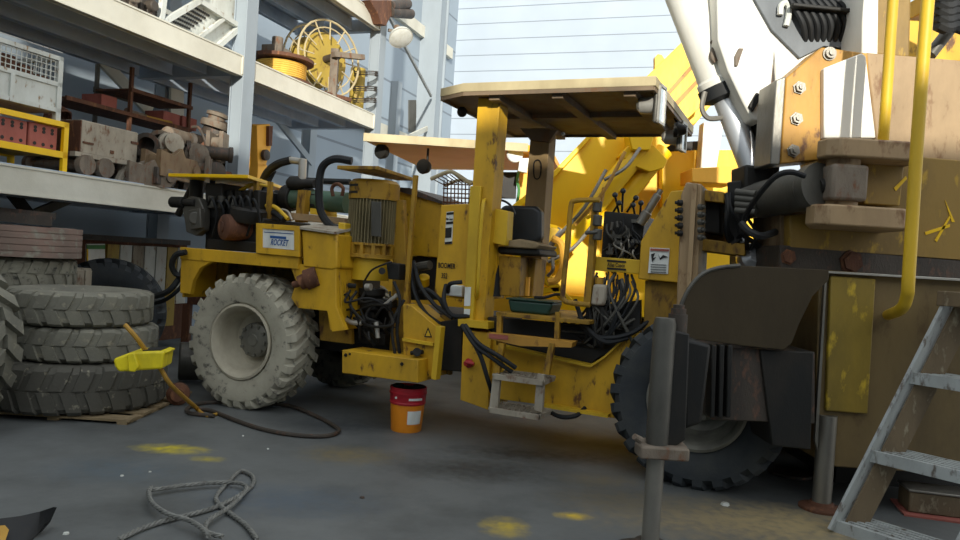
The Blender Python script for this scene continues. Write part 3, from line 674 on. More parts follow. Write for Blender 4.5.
mb = MB(); mb.tube([FB.wp(x, y, .6) for x, y in ((496, 200), (504, 201), (511, 206), (515, 214), (510, 216), (503, 212))], .01, 8); P('steering_wheel', mb, M['seatblack'])
mb = MB(); mb.pp(FB, .45, .5, [(488, 270), (496, 246), (497, 262), (492, 296), (487, 296)]); P('lever_box', mb, M['yellow'])
mb = MB(); mb.lathe(FB.wp(493, 296, .5), (0, 0, 1), [(0, .07), (.05, .06), (.16, .05), (.3, .03)], 12); P('boot', mb, M['black'])
# front chassis panel
mb = MB(); mb.pp(FB, .3, .36, [(488, 330), (500, 345), (590, 365), (604, 356), (626, 336), (640, 330), (640, 420), (600, 417), (543, 405), (490, 398)])
P('front_side_panel', mb, M['yellow'], bevel=.005)
mb = MB(); mb.pp(FB, .22, .36, [(543, 404), (608, 415), (608, 418), (543, 407.5)]); mb.pp(FB, .24, .36, [(500, 345), (590, 365), (604, 356), (626, 336), (626, 338.5), (604, 358.5), (590, 367.5), (500, 347.5)])
P('panel_flange', mb, M['yellow_clean'])
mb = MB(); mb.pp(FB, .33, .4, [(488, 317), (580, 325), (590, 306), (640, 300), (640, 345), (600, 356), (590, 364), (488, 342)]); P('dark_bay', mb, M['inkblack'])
# platform & steps
pl = MB(); zp = FB.p(497, 312, .1)[1]
a0 = FB.p(496, 312, .1)[0]; a1 = FB.p(561, 318, .1)[0]
pl.box(FB, a0, a1+.22, .1, 1.1, zp-.03, zp)
po2 = P('platform', pl, M['yellow_dirty'], bevel=.003)
for x in (497, 555):
    mb = MB(); mb.pp(FB, .1, .14, [(x, 312), (x+4.5, 312), (x+3.5, 345), (x-1, 345)]); P('platform_leg', mb, M['yellow_dirty'], po2)
mb = MB(); mb.pp(FB, .02, .14, [(487, 333), (573, 342), (571, 347.5), (520, 346), (487, 338.5)]); P('step_bar', mb, M['goldplate'], po2)
mb = MB(); mb.pp(FB, .012, .018, [(489, 333.5), (508, 335.5), (508, 340), (489, 338)]); P('red_mark', mb, M['rustred'], po2)
for (x0, x1) in ((499, 493), (549, 543)):
    stp = MB(); stp.pp(FB, 0.0, .05, [(x0, 343), (x0+5, 344), (x1+5.5, 373+2), (x1, 373)]); P('step_stile', stp, M['yellow_dirty'], po2)
so3 = po2
for (x0, x1) in ((493, 489), (537, 534)):
    mb = MB(); mb.pp(FB, -.06, -.02, [(x0, 374), (x0+7, 375), (x1+8, 412), (x1, 410)]); P('side_rail', mb, M['greybeige'], so3)
for y, x in ((370, 493), (404, 489)):
    a0, z0 = FB.p(x, y+6, -.08); a1, z1 = FB.p(x+50, y+11, -.08)
    z0 = (z0+z1)/2
    mb = MB(); mb.box(FB, a0, a1, -.08, -.06, z0-.03, z0+.01); mb.box(FB, a0, a0+.015, -.08, .2, z0-.03, z0); mb.box(FB, a1-.015, a1, -.08, .2, z0-.03, z0)
    for k in range(9):
        t = a0+(a1-a0)*(k+.5)/9; mb.bar(FB.w(t-.03, -.07, z0), FB.w(t+.03, .2, z0), .006, .02); mb.bar(FB.w(t+.03, -.07, z0), FB.w(t-.03, .2, z0), .006, .02)
    mb.box(FB, a0, a1, .2, .215, z0-.03, z0+.01)
    P('tread', mb, M['greybeige'], so3)
pa, pz_ = FB.p(534, 306, .3); pc_ = FB.w(pa, .38, zp)
mb = MB(); mb.prism(FB, [(pa-.17, zp), (pa+.15, zp), (pa+.18, zp+.1), (pa-.2, zp+.1)], .22, .5)
gpn = thing('drain_pan', 'dark green plastic drain pan sitting on the rig platform', 'pan', pc_); build('pan', mb, M['darkgreen'], gpn, bevel=.02, seg=3)
mb = MB(); mb.prism(FB, [(pa-.21, zp+.1), (pa+.19, zp+.1), (pa+.19, zp+.112), (pa-.21, zp+.112)], .21, .51); build('rim', mb, M['darkgreen'], gpn, bevel=.004)
mb = MB(); mb.tube([FB.w(pa+.02, .25, zp+.13), FB.w(pa+.12, .2, zp+.14), FB.w(pa+.2, .25, zp+.17), FB.w(pa+.22, .4, zp+.14)], .012); tag(build('loose_cable', mb, M['black']), 'short black cable draped over the green drain pan', 'cable')
# handrail loop
mb = MB(); mb.tube([FB.wp(x, y, .15) for x, y in ((600, 200), (585, 200), (575, 201), (571, 206), (568, 240), (563, 290), (564, 300), (572, 303), (590, 305))], .02, 10, 4)
hr = P('handrail', mb, M['yellow_dirty'])
mb = MB(); mb.pp(FB, .2, .28, [(592, 204), (597, 204), (590, 306), (583, 306)]); P('rail_post', mb, M['yellow_dirty'], hr)
mb = MB()
for y in (208, 222, 236): mb.cyl(FB.wp(598, y-7, .18), FB.wp(597, y+4, .18), .035)
mb.cyl(FB.wp(585, 233, .15), FB.wp(598, 232, .15), .015)
P('valve_stack', mb, M['darkgrey'], bevel=.008)
# control valve bank
mb = MB(); mb.pp(FB, .45, .9, [(604, 211), (645, 215), (640, 262), (601, 258)])
vb = P('valve_bank', mb, M['inkblack'], bevel=.01)
mb = MB()
for k in range(10):
    x = 607+random.random()*28; y = 214+random.random()*35
    mb.cyl(FB.wp(x, y, .4), FB.wp(x+random.uniform(-8, 8), y+random.uniform(2, 10), .38), .012, seg=8)
for k in range(6):
    x = 606+random.random()*26; y = 216+random.random()*38; mb.pp(FB, .36, .45, [(x, y), (x+7, y+.5), (x+7, y+4), (x, y+3.5)])
P('spool', mb, M['darkgrey'], vb)
for x, y, x2, y2 in ((619, 213, 615, 195), (622, 212, 623, 191), (627, 212, 636, 198), (635, 216, 633, 205), (640, 216, 641, 203), (612, 214, 619, 203)):
    mb = MB(); mb.cyl(FB.wp(x, y, .5), FB.wp(x2, y2, .45), .009, seg=8); lv = P('lever', mb, M['dark'], vb)
    mb = MB(); mb.sph(FB.wp(x2, y2, .45), .022); P('lever_knob', mb, M['seatblack'], lv)
mb = MB(); mb.lathe(FB.wp(640, 224, .38), FB.wp(656, 198, .38)-FB.wp(640, 224, .38), [(0, .035), (.1, .04), (.11, .03), (.25, .03), (.26, .02), (.3, .02)], 14); P('gas_strut', mb, M['steel'], vb)
for k in range(16):
    x = 606+random.random()*34; y = 218+random.random()*30
    hose([(x, y, .42), (x+random.uniform(-8, 8), y+8, .36), (x+random.uniform(-10, 12), y+18, .38), (x+random.uniform(-10, 10), y+26, .45)], .008, random.choice([M['black'], M['steel'], M['darkgrey']]), vb)
# lower hose bundle
for k in range(30):
    x = 585+random.random()*48; y = 272+random.random()*10
    xe = 560+random.random()*75; ye = 318+random.random()*28
    hose([(x, y, .34), (x+random.uniform(-8, 8), y+20, .26), ((x+xe)/2+random.uniform(-14, 14), ye+random.uniform(-4, 6), .27), (xe, ye, .34)], random.choice([.007, .01, .014]), random.choice([M['black'], M['black'], M['dark'], M['darkgrey']]))
hose([(578, 318, .25), (590, 334, .2), (610, 338, .2), (632, 333, .25), (650, 320, .3)], .018); hose([(575, 300, .25), (585, 325, .18), (605, 342, .18), (628, 338, .25)], .018)
mb = MB(); mb.pp(FB, .2, .34, [(593, 284), (606, 285), (604, 306), (590, 305)]); cn = P('canister', mb, M['greybeige'], bevel=.02, seg=3)
mb = MB(); c = FB.wp(599, 284, .26); mb.cyl(c, c+Vector((0, 0, .05)), .032); P('cap', mb, M['ochre'], cn)
# cross panel, big panel
mb = MB(); mb.pp(FB, .3, .36, [(588, 256), (641, 260), (640, 274), (587, 270)]); cp = P('cross_panel', mb, M['yellow_clean'], bevel=.005)
mb = MB(); mb.pp(FB, .293, .299, [(607, 259.6), (626, 261), (626, 263), (607, 261.5)]); mb.pp(FB, .293, .299, [(607, 267.3), (626, 268.7), (626, 270.7), (607, 269.3)]); P('black_stripe', mb, M['inkblack'], cp)
a, z = FB.p(607.5, 266.3, .3); text('Atlas Copco', FB, a, .294, z, .042, M['inkblack'], cp, sx=.6)
mb = MB(); mb.pp(FB, .2, .5, [(671, 191), (684, 190), (680, 283), (638, 279), (641, 241)]); bp_ = P('boom_panel', mb, M['yellow'], bevel=.008)
mb = MB(); mb.pp(FB, .19, .198, [(650, 247.5), (669.5, 248.5), (668, 274), (648, 273)]); P('sticker', mb, M['white'], bp_)
mb = MB(); mb.pp(FB, .182, .189, [(650.5, 248.3), (669, 249.3), (668.8, 251.6), (650.3, 250.6)]); P('sticker_header', mb, M['rustred'], bp_)
mb = MB()
for pts in ([(651, 254), (655, 253), (653, 258), (656, 257), (652, 262)], [(658, 254), (660, 258), (663, 255), (668, 257), (663, 258), (660, 260)]): mb.pp(FB, .182, .189, pts)
for y in (264, 266.5, 269, 271.5): mb.pp(FB, .182, .189, [(650.5, y), (666, y+.8), (666, y+1.3), (650.5, y+.5)])
P('sticker_print', mb, M['inkblack'], bp_)
mb = MB(); mb.pp(FB, .28, .6, [(645, 280), (680, 283), (676, 345), (643, 340)]); P('front_pillar', mb, M['yellow_dirty'], bevel=.008)
mb = MB(); mb.pp(FB, .1, .62, [(686, 182), (702, 184), (696, 316), (676, 313), (681, 195)]); fp = P('flange_post', mb, M['tan'], bevel=.01)
mb = MB(); mb.pp(FB, .05, .1, [(692, 183), (697, 184), (690, 300), (686, 300)]); P('rib', mb, M['tan'], fp)
for i in range(5):
    mb = MB(); mb.lathe(FB.wp(682, 203+i*7.6, .08), -FB.B*.6-FB.A, [(0, .022), (.03, .022), (.03, .012), (.05, .012)], 8); P('bolt', mb, M['dark'], fp)
for i in range(5):
    mb = MB(); mb.lathe(FB.wp(699, 207+i*7.6, .06), -FB.B*.6+FB.A, [(0, .022), (.03, .022), (.03, .012), (.05, .012)], 8); P('bolt', mb, M['darkgrey'], fp)
# front boom base beams
mb = MB(); mb.pp(FB, .3, .8, [(698, 189), (724, 192), (724, 203), (698, 200)]); mb.pp(FB, .3, .8, [(696, 238), (745, 244), (745, 256), (696, 250)]); mb.pp(FB, .7, .8, [(700, 195), (745, 195), (745, 250), (700, 250)])
P('boom_bracket', mb, M['yellow_dirty'], bevel=.006)
mb = MB(); mb.pp(FB, .4, .7, [(702, 200), (720, 201), (720, 234), (702, 232)]); mb.pp(FB, .3, .6, [(727, 182), (745, 180), (748, 200), (740, 215), (742, 240), (730, 248), (728, 210)]); P('pivot_block', mb, M['dark'], bevel=.01)
mb = MB(); mb.lathe(FB.wp(752, 258, .5), (0, -1, .2), [(-.1, .06), (-.06, .1), (0, .115), (.06, .1), (.1, .05)], 20); P('pivot_ball', mb, M['chrome'])
for k in range(6):
    x = 722+random.random()*20; y = 190+random.random()*15
    hose([(x, y, .28), (x+random.uniform(-6, 8), y+15, .2), (x+random.uniform(-4, 20), y+35, .24), (x+random.uniform(0, 22), y+50, .35)], random.choice([.012, .018]), random.choice([M['black'], M['dark']]))
# left hoses
hose([(186, 252, .0), (176, 255, -.02), (172, 265, 0), (176, 274, .05), (186, 276, .1)], .028)
hose([(185, 265, .2), (178, 280, .1), (165, 293, .05), (140, 298, .1), (125, 298, .2)], .03)
hose([(186, 275, .2), (180, 288, .1), (165, 300, .1), (150, 304, .2)], .02)
# ------------------------------------------------------------------ storage rack
def Q(name, mb, mat, parent, **k): return build(name, mb, mat, parent, **k)
rack = thing('storage_rack', 'tall steel storage rack with cream beams along the left wall', 'rack', FR.w(3, 1, 0))
LZ0, LZ1, MZ0, MZ1 = 1.80, 2.06, 3.62, 3.88
TZ0 = FR.p(383, 33, 0)[1]; TZ1 = TZ0+.26
c1 = FR.p(247, 90, 0)[0]; c2 = FR.p(379, 90, 0)[0]; RD = 1.75
print('rack cols', c1, c2, TZ0)
def hcol(a, b, z1, w=.2, d=.2, lab=None):
    mb = MB(); mb.box(FR, a, a+w, b+.02, b+d-.02, 0, z1)
    mb.box(FR, a-.015, a+w+.015, b, b+.02, 0, z1); mb.box(FR, a-.015, a+w+.015, b+d-.02, b+d, 0, z1)
    return Q('column', mb, M['bluegrey'], rack, bevel=.004)
for a in (c1, c2): hcol(a-.1, -.02, 9)
hcol(-3.2, -.02, 9)
for a in (FR.p(313, 150, RD)[0], FR.p(170, 110, RD)[0], FR.p(313, 150, RD)[0]+(c2-c1)): hcol(a-.1, RD, TZ1)
def ibeam(a0, a1, b, z0, z1, mat):
    mb = MB(); mb.box(FR, a0, a1, b+.03, b+.05, z0, z1); mb.box(FR, a0, a1, b-.01, b+.09, z0, z0+.018); mb.box(FR, a0, a1, b-.01, b+.09, z1-.018, z1)
    mb.box(FR, a0, a1, b, b+.03, z0+.018, z1-.018)
    return Q('beam', mb, mat, rack)
for (a0, a1, z0, z1) in ((-3, c1-.12, LZ0, LZ1), (c1+.12, c2-.12, LZ0, LZ1), (-3, c1-.12, MZ0, MZ1), (c1+.12, c2-.12, MZ0, MZ1), (-3, c1-.12, TZ0, TZ1), (c1+.12, c2-.12, TZ0, TZ1)):
    ibeam(a0, a1, 0, z0, z1, M['cream'])
    for b in (.55, 1.1, 1.65): ibeam(a0, a1, b, z0+.03, z1-.03, M['deckblue'])
    mb = MB(); mb.box(FR, a0, a1, .02, RD+.1, z1-.01, z1+.012); Q('deck', mb, M['deckblue'], rack)
for a in (c1, c2):
    for z0, z1 in ((LZ0, LZ1), (MZ0, MZ1), (TZ0, TZ1)):
        mb = MB(); mb.box(FR, a-.06, a+.06, .18, RD, z0+.02, z1-.03); Q('cross_beam', mb, M['deckblue'], rack)
        mb = MB(); mb.box(FR, a-.14, a-.12, -.02, .12, z0+.02, z1-.02)
        for i in range(4): mb.bolt(FR.w(a-.14, .03+.06*(i % 2), z0+.07+.12*(i//2)), -FR.A, .014)
        Q('end_plate', mb, M['cream'], rack)
def brace(p, q, wdt, mat, dp=.05):
    mb = MB(); mb.bar(p, q, dp, wdt); return Q('brace', mb, mat, rack)
brace(FR.wp(100, 58, 1.7), FR.wp(150, 112, 1.7), .16, M['cream'])
brace(FR.wp(276, 118, 1.7), FR.wp(312, 163, 1.7), .12, M['bluegrey'])
brace(FR.wp(0, 178, 1.2), FR.wp(30, 216, 1.2), .12, M['dark']); brace(FR.wp(30, 216, 1.2), FR.wp(72, 198, 1.2), .1, M['darkgrey'])
brace(FR.wp(388, 147, .6), FR.wp(428, 128, 2.0), .12, M['cream'])
brace(FR.w(c2+.1, .1, MZ1+2.0), FR.wp(431, 96, 1.8), .06, M['steel'])
brace(FR.wp(258, 65, 1.7), FR.wp(330, 120, 1.7), .1, M['cream'])
mb = MB(); mb.pp(FR, 1.68, 1.72, [(171, 70), (184, 72), (184, 145), (171, 143)]); Q('column_plate', mb, M['cream'], rack)
# --- goods on the lower shelf
SZ = LZ1+.012
def onshelf(px, py, b): return FR.p(px, py, b)
yc = thing('metal_crate', 'yellow steel frame pallet holding the drilled red blocks', 'crate', FR.w(1, .3, SZ))
b0, b1 = .06, .75
tr = FR.poly(b0, [(-40, 100), (69, 123), (69, 126.5), (-40, 103.5)]); zt = tr[1][1]; aR = FR.p(68.5, 140, b0)[0]; aL = aR-2.2
zm = FR.p(60, 150.5, b0)[1]; zl = FR.p(60, 142, b0)[1]
for b in (b0, b1):
    mb = MB(); mb.box(FR, aL, aR, b, b+.04, zt-.05, zt); Q('rail', mb, M['yellow_bright'], yc)
    mb = MB(); mb.box(FR, aL, aR, b, b+.04, SZ+.13, SZ+.19); Q('rail', mb, M['yellow_bright'], yc)
    for k in range(4):
        a = aR-.05-k*.7; mb = MB(); mb.box(FR, a, a+.05, b, b+.04, SZ, zt if k in (0, 3) else SZ+.19); Q('post', mb, M['yellow_bright'], yc)
mb = MB(); mb.box(FR, aL, aR, b0+.04, b1, SZ+.15, SZ+.17); Q('floor_plate', mb, M['yellow_dirty'], yc)
for a in (aL, aR-.05):
    mb = MB(); mb.box(FR, a, a+.05, b0+.04, b1, zt-.05, zt); Q('rail', mb, M['yellow_bright'], yc)
names = ['rightmost', 'second from the right', 'third from the right', 'fourth from the right']
for k in range(5):
    a1 = aR-.08-k*.32-(.04 if k > 1 else 0); a0 = a1-.30
    o = tag(MBX := build('steel_block', MB().box(FR, a0, a1, b0+.05, b1-.1, SZ+.172, zt-.055-.01*(k % 2)), M['rustred'], bevel=.012), 'red drilled steel block in the yellow crate, '+(names+['fifth from the right'])[k], 'steel block', 'drilled red steel blocks in the yellow crate')
    mb = MB()
    for i in range(3):
        for z in (.25, .75, .88):
            p = FR.w(a0+(a1-a0)*(.2+.3*i), b0+.046, SZ+.17+(zt-.07-SZ-.17)*z); mb.cyl(p, p+FR.B*.006, .017, seg=10)
    build('drilled_hole', mb, M['inkblack'], o)
# mesh stillage above
cg = thing('mesh_stillage', 'white steel mesh-sided stillage stacked above the yellow crate', 'stillage', FR.w(1, .4, zt))
cr_ = FR.p(60, 100, .1)[0]; cl = cr_-1.7; cz0 = zt+.0; cz1 = FR.p(60, 57, .1)[1]; zmid = (cz0+cz1)/2+.02; cz0f = cz0+.08
print('cage', cr_, cz0, cz1)
for a in (cl, cr_-.05):
    for b in (.08, .85):
        mb = MB(); mb.box(FR, a, a+.05, b, b+.05, cz0, cz1); Q('post', mb, M['whitesteel'], cg)
for b in (.08, .85):
    for z in (cz0f, zmid, cz1-.04):
        mb = MB(); mb.box(FR, cl, cr_, b, b+.04, z, z+.04); Q('rail', mb, M['whitesteel'], cg)
    mb = MB(); mb.box(FR, cl, cr_, b+.015, b+.025, cz0f, zmid); Q('side_panel', mb, M['whitesteel'], cg)
    for k in range(3):
        a = cl+.05+k*.8*.7; mb = MB(); mb.box(FR, a, a+.04, b-.005, b+.02, cz0f, zmid); Q('stiffener', mb, M['whitesteel'], cg)
    mb = MB()
    for k in range(34): mb.cyl(FR.w(cl+.05*k+.03, b+.02, zmid), FR.w(cl+.05*k+.03, b+.02, cz1), .005, seg=5)
    for k in range(7): mb.cyl(FR.w(cl, b+.02, zmid+.05*k+.03), FR.w(cr_, b+.02, zmid+.05*k+.03), .005, seg=5)
    Q('wire_mesh', mb, M['whitesteel'], cg)
mb = MB(); mb.box(FR, cr_-.03, cr_-.01, .1, .85, cz0f, zmid); Q('end_panel', mb, M['whitesteel'], cg)
mb = MB()
for k in range(14): mb.cyl(FR.w(cr_-.02, .1+.055*k, zmid), FR.w(cr_-.02, .1+.055*k, cz1), .005, seg=5)
for z in (cz0f, zmid, cz1-.04): mb.box(FR, cr_-.04, cr_, .1, .88, z, z+.035)
Q('end_mesh', mb, M['whitesteel'], cg)
mb = MB(); mb.box(FR, cl+.05, cr_-.05, .12, .84, cz0f, cz0f+.03); Q('floor_plate', mb, M['whitesteel'], cg)
for k in range(9):
    a = cl+.12+k*.17; z = cz1-.1-.05*(k % 3)
    tag(build('cardboard_bundle', MB().box(FR, a, a+.15, .16, .78, cz0f+.03, z), M['rust'], bevel=.02), 'rusty brown bundle standing inside the white mesh stillage', 'bundle', 'brown bundles inside the mesh stillage')
# beige crate
ab0 = FR.p(81, 140, .25)[0]; ab1 = FR.p(138, 140, .25)[0]; bz = FR.p(110, 126, .25)[1]
ax = thing('axle_frame', 'dusty steel axle frame with rollers under the beige crate', 'axle frame', FR.w(ab0, .4, SZ))
az = FR.p(110, 157, .15)[1]
mb = MB(); mb.box(FR, ab0-.15, ab1+.15, .15, .22, az-.05, az-.005); mb.box(FR, ab0-.15, ab1+.15, .8, .87, az-.05, az-.005)
Q('side_rail', mb, M['greybeige'], ax)
mb = MB(); mb.box(FR, ab0-.1, ab0, .22, .8, az-.05, az-.01); mb.box(FR, ab1, ab1+.1, .22, .8, az-.05, az-.01); mb.box(FR, (ab0+ab1)/2-.05, (ab0+ab1)/2+.05, .22, .8, az-.05, az-.01); Q('cross_member', mb, M['scrap'], ax)
for a in (ab0-.02, ab0+.22, ab1-.08, ab1+.06):
    mb = MB(); mb.lathe(FR.w(a, .12, SZ+.11), FR.B, [(0, .06), (.0, .1), (.06, .11), (.08, .05), (.7, .05), (.72, .1), (.78, .1)], 18); Q('roller', mb, M['scrap'], ax)
for a in (ab0+.45, ab0+.62, ab1-.22):
    mb = MB(); mb.bar(FR.w(a, .2, SZ), FR.w(a+.1, .2, az-.05), .05, .06); Q('strut', mb, M['greybeige'], ax)
wc = thing('steel_box', 'dusty beige steel box with rusty left end on the rack', 'box', FR.w(ab0, .4, az))
mb = MB(); mb.box(FR, ab0, ab1, .25, .75, az, bz); Q('body', mb, M['greybeige'], wc, bevel=.012)
mb = MB(); mb.box(FR, ab0-.012, ab0, .25, .75, az+.01, bz-.01); Q('end_plate', mb, M['rust'], wc)
for a_0, a_1, k0, k1 in ((ab0+.02, ab0+.15, .3, .36), (ab0+.5*(ab1-ab0), ab0+.56*(ab1-ab0), .15, .25), (ab1-.1, ab1, .6, .68)):
    mb = MB(); mb.box(FR, a_0, a_1, .24, .25, az+k0*(bz-az), az+k1*(bz-az)); Q('latch', mb, M['rust'], wc)
# little rusty rack behind
rk = thing('rusty_shelf_unit', 'rusty angle-iron shelf unit standing at the back of the lower shelf', 'shelf unit', FR.w(2.4, 1.0, SZ))
for x, t_, b, m in ((130, 66, .95, 'rust'), (95.5, 63, 1.5, 'darkgrey'), (189, 82, .95, 'rust')):
    a = FR.p(x, 130, b)[0]; mb = MB(); mb.box(FR, a-.02, a+.02, b, b+.04, SZ, min(MZ0-.02, FR.p(x, t_, b)[1])); Q('post', mb, M[m], rk)
aA = FR.p(130, 100, .95)[0]; aB = FR.p(189, 110, .95)[0]; zA = FR.p(160, 99, .95)[1]; zB = FR.p(160, 123, .95)[1]
for z in (zA, zB):
    mb = MB(); mb.box(FR, aA-.9 if z == zB else aA, aB+.05, .96, 1.5, z, z+.02); mb.box(FR, aA-.9 if z == zB else aA, aB+.05, .93, .96, z-.015, z+.03); Q('shelf', mb, M['rust'], rk)
mb = MB(); mb.box(FR, FR.p(95, 90, 1.5)[0], FR.p(131, 92, 1.5)[0], 1.5, 1.53, zA-.02, zA+.05); Q('rail', mb, M['darkgrey'], rk)
for (x0, x1, h, lab, b) in ((163, 180, 16, 'red-brown steel bin on the rusty shelf, left of the end post', 1.0), (193, 206, 13, 'red-brown steel bin at the right end of the rusty shelf', .98), (100, 116, 12, 'rusty steel bin at the left end of the rusty shelf', 1.05)):
    a0 = FR.p(x0, 120, b)[0]; a1 = FR.p(x1, 120, b)[0]
    if x0 > 190: a1 = aB+.2; a0 = a1-.28
    mb = MB(); z = zB+.022
    hh = .16
    mb.box(FR, a0, a1, b, b+.3, z, z+.02); mb.box(FR, a0, a1, b, b+.015, z, z+hh); mb.box(FR, a0, a1, b+.285, b+.3, z, z+hh); mb.box(FR, a0, a0+.015, b, b+.3, z, z+hh); mb.box(FR, a1-.015, a1, b, b+.3, z, z+hh)
    tag(build('steel_bin', mb, M['rustred'], bevel=.003), lab, 'bin')
for k, (x, l, r, m_, lab) in enumerate(((120, .35, .03, 'scrap', 'short dusty pipe lying at the left of the rusty shelf'), (136, .5, .025, 'ochre', 'brown rod lying across the middle of the rusty shelf'), (145, .45, .03, 'scrap', 'bent dusty bar lying on the rusty shelf behind the bin'), (150, .25, .04, 'mustard', 'small yellow tube end on the rusty shelf'), (112, .45, .02, 'whitesteel', 'pale thin bar lying on the rusty shelf'))):
    p = FR.w(FR.p(x, 115, 1.1)[0], 1.0+.07*k, zB+.022+r)
    mb = MB(); d = (FR.A*1+FR.B*.15*(-1)**k).normalized(); mb.lathe(p, d, [(0, r*1.3), (.04, r*1.3), (.04, r), (l, r)], 10)
    tag(build('metal_rod', mb, M[m_]), lab, 'rod')
mb = MB()
for k in range(7):
    c = FR.w(FR.p(68, 90, .95)[0], .98, SZ)
    mb.tube([c+FR.A*(.16*cos(t)*(1-.04*k))+FR.B*(.05*sin(3*t)+.02*k)+Vector((0, 0, .55+.2*sin(t)+.01*k)) for t in [i*2*pi/10+k for i in range(10)]], .012, 6, 3, True)
mb.lathe(FR.w(FR.p(68, 90, .95)[0]-.15, 1.0, SZ+.3), FR.A, [(0, .08), (.3, .09), (.34, .04)], 12)
mb.box(FR, FR.p(68, 90, .95)[0]-.2, FR.p(68, 90, .95)[0]+.25, .85, 1.2, SZ, SZ+.22)
tag(build('wire_coil', mb, M['rust']), 'tangled rusty wire coil heaped beside the white stillage', 'wire coil')
# scrap heap
def scrap(kind, x, y, b, s, mat, lab, d=None, z=None):
    a, zz_ = FR.p(x, y, b)
    if z is None: z = max(zz_, SZ+.05)
    p = FR.w(a, b, z); d = Vector(d or (1, 0, 0)); dv = (FR.A*d.x+FR.B*d.y+FR.Z*d.z).normalized(); mb = MB()
    if kind == 'pipe':
        mb.lathe(p, dv, [(.16*s, .07*s), (0, .085*s), (0, .13*s), (.05*s, .13*s), (.05*s, .09*s), (.55*s, .09*s), (.55*s, .11*s), (.6*s, .11*s)], 18)
    elif kind == 'cyl':
        mb.lathe(p, dv, [(0, .07*s), (.02, .1*s), (.5*s, .1*s), (.52*s, .05*s), (.85*s, .05*s), (.85*s, .09*s), (1.0*s, .09*s)], 16)
    elif kind == 'lug':
        n = dv.cross(Vector((0, 0, 1))).normalized()
        f = Frame(p, dv if abs(dv.z) < .9 else FR.A)
        pts = [(-.3*s, -.1*s), (.1*s, -.12*s), (.22*s, -.1*s), (.3*s, 0), (.22*s, .1*s), (.05*s, .1*s), (0, .18*s), (-.12*s, .1*s), (-.3*s, .13*s)]
        for k in (-1, 1): mb.prism(f, [(a_, z+z_) for a_, z_ in pts], k*.08*s-.025*s, k*.08*s+.025*s)
        mb.cyl(f.w(.2*s, -.13*s, z), f.w(.2*s, .13*s, z), .05*s); mb.cyl(f.w(-.2*s, -.1*s, z), f.w(-.2*s, .1*s, z), .07*s)
    elif kind == 'gear':
        mb.lathe(p, dv, [(.07*s, .05*s), (0, .06*s), (0, .16*s), (.04*s, .17*s), (.08*s, .16*s), (.08*s, .1*s), (.14*s, .1*s), (.14*s, .13*s), (.18*s, .13*s), (.2*s, .05*s)], 20)
    tag(build({'pipe': 'flanged_pipe', 'cyl': 'hydraulic_cylinder', 'lug': 'pivot_bracket', 'gear': 'hub_housing'}[kind], mb, M[mat], bevel=.004 if kind == 'lug' else 0), lab, {'pipe': 'pipe', 'cyl': 'cylinder', 'lug': 'bracket', 'gear': 'hub'}[kind], 'scrap machine parts on the lower rack shelf')
S = [('pipe', 146, 145, .35, 1.1, 'scrapdark', 'dark flanged pipe end facing out just right of the beige box', (.9, .5, 0)),
     ('pipe', 160, 142, .45, 1.1, 'scrap', 'dusty flanged pipe behind the dark pipe in the scrap heap', (.8, .6, .1)),
     ('gear', 168, 146, .3, .9, 'greybeige', 'pale ring-shaped hub resting on the scrap heap', (-.4, -1, .2)),
     ('cyl', 150, 162, .12, 1.0, 'brownscrap', 'brown hydraulic cylinder lying along the shelf edge', (1, .1, -.02)),
     ('lug', 172, 168, .12, 1.25, 'brownscrap', 'brown pivot bracket with two eyes low in the scrap heap', (1, .1, 0)),
     ('lug', 148, 176, .1, 1.0, 'scrap', 'dusty pivot bracket at the shelf edge left of the brown one', (1, -.2, 0)),
     ('cyl', 176, 150, .4, 1.2, 'scrapdark', 'long oily cylinder across the middle of the heap', (1, .2, -.05)),
     ('pipe', 186, 150, .3, .9, 'scrapdark', 'short dark pipe stub in the middle of the heap', (.7, -.7, 0)),
     ('gear', 196, 156, .2, .9, 'scrap', 'dusty hub with flange near the middle of the heap', (-.6, -.8, .1)),
     ('cyl', 188, 168, .18, .9, 'rust', 'rusty cylinder lying below the dusty hub', (1, -.1, 0)),
     ('lug', 203, 170, .2, 1.1, 'scrap', 'grey-brown bracket leaning at the right of the heap', (.8, .5, 0)),
     ('gear', 214, 128, .5, 1.1, 'scrap', 'round dusty hub on top of the heap next to the column', (.1, -.2, 1)),
     ('gear', 216, 138, .5, 1.2, 'scrapdark', 'dark hub stacked beneath the top hub by the column', (.1, -.3, 1)),
     ('cyl', 205, 146, .5, .9, 'rust', 'rusty cylinder slanting up beside the stacked hubs', (1, .1, -.3)),
     ('pipe', 218, 155, .3, 1.0, 'scrap', 'dusty pipe end facing out beside the rack column', (.9, .3, 0)),
     ('lug', 226, 146, .3, 1.1, 'scrap', 'bracket with eye standing beside the rack column', (.9, .2, .1)),
     ('gear', 212, 172, .15, .9, 'scrapdark', 'oily hub at the bottom right of the heap', (-.5, -.8, 0)),
     ('cyl', 200, 180, .1, .9, 'scrapdark', 'oily cylinder along the shelf edge behind the yellow hood', (1, .1, 0)),
     ('pipe', 228, 168, .25, .9, 'rust', 'rusty pipe stub low beside the rack column', (.8, .4, 0)),
     ('lug', 160, 178, .1, .8, 'scrapdark', 'small oily bracket at the front edge of the shelf', (1, .3, 0)),
     ('pipe', 136, 152, .8, 1.0, 'scrapdark', 'dark pipe lying behind the beige box', (.9, .2, 0)),
     ('cyl', 166, 134, .7, 1.0, 'scrap', 'dusty cylinder lying at the back of the heap', (1, .1, 0)),
     ('cyl', 190, 140, .7, 1.0, 'scrapdark', 'dark cylinder lying at the back of the heap near the column', (1, .1, 0))]
for s_ in S: scrap(*s_)
mb = MB()
random.seed(3)
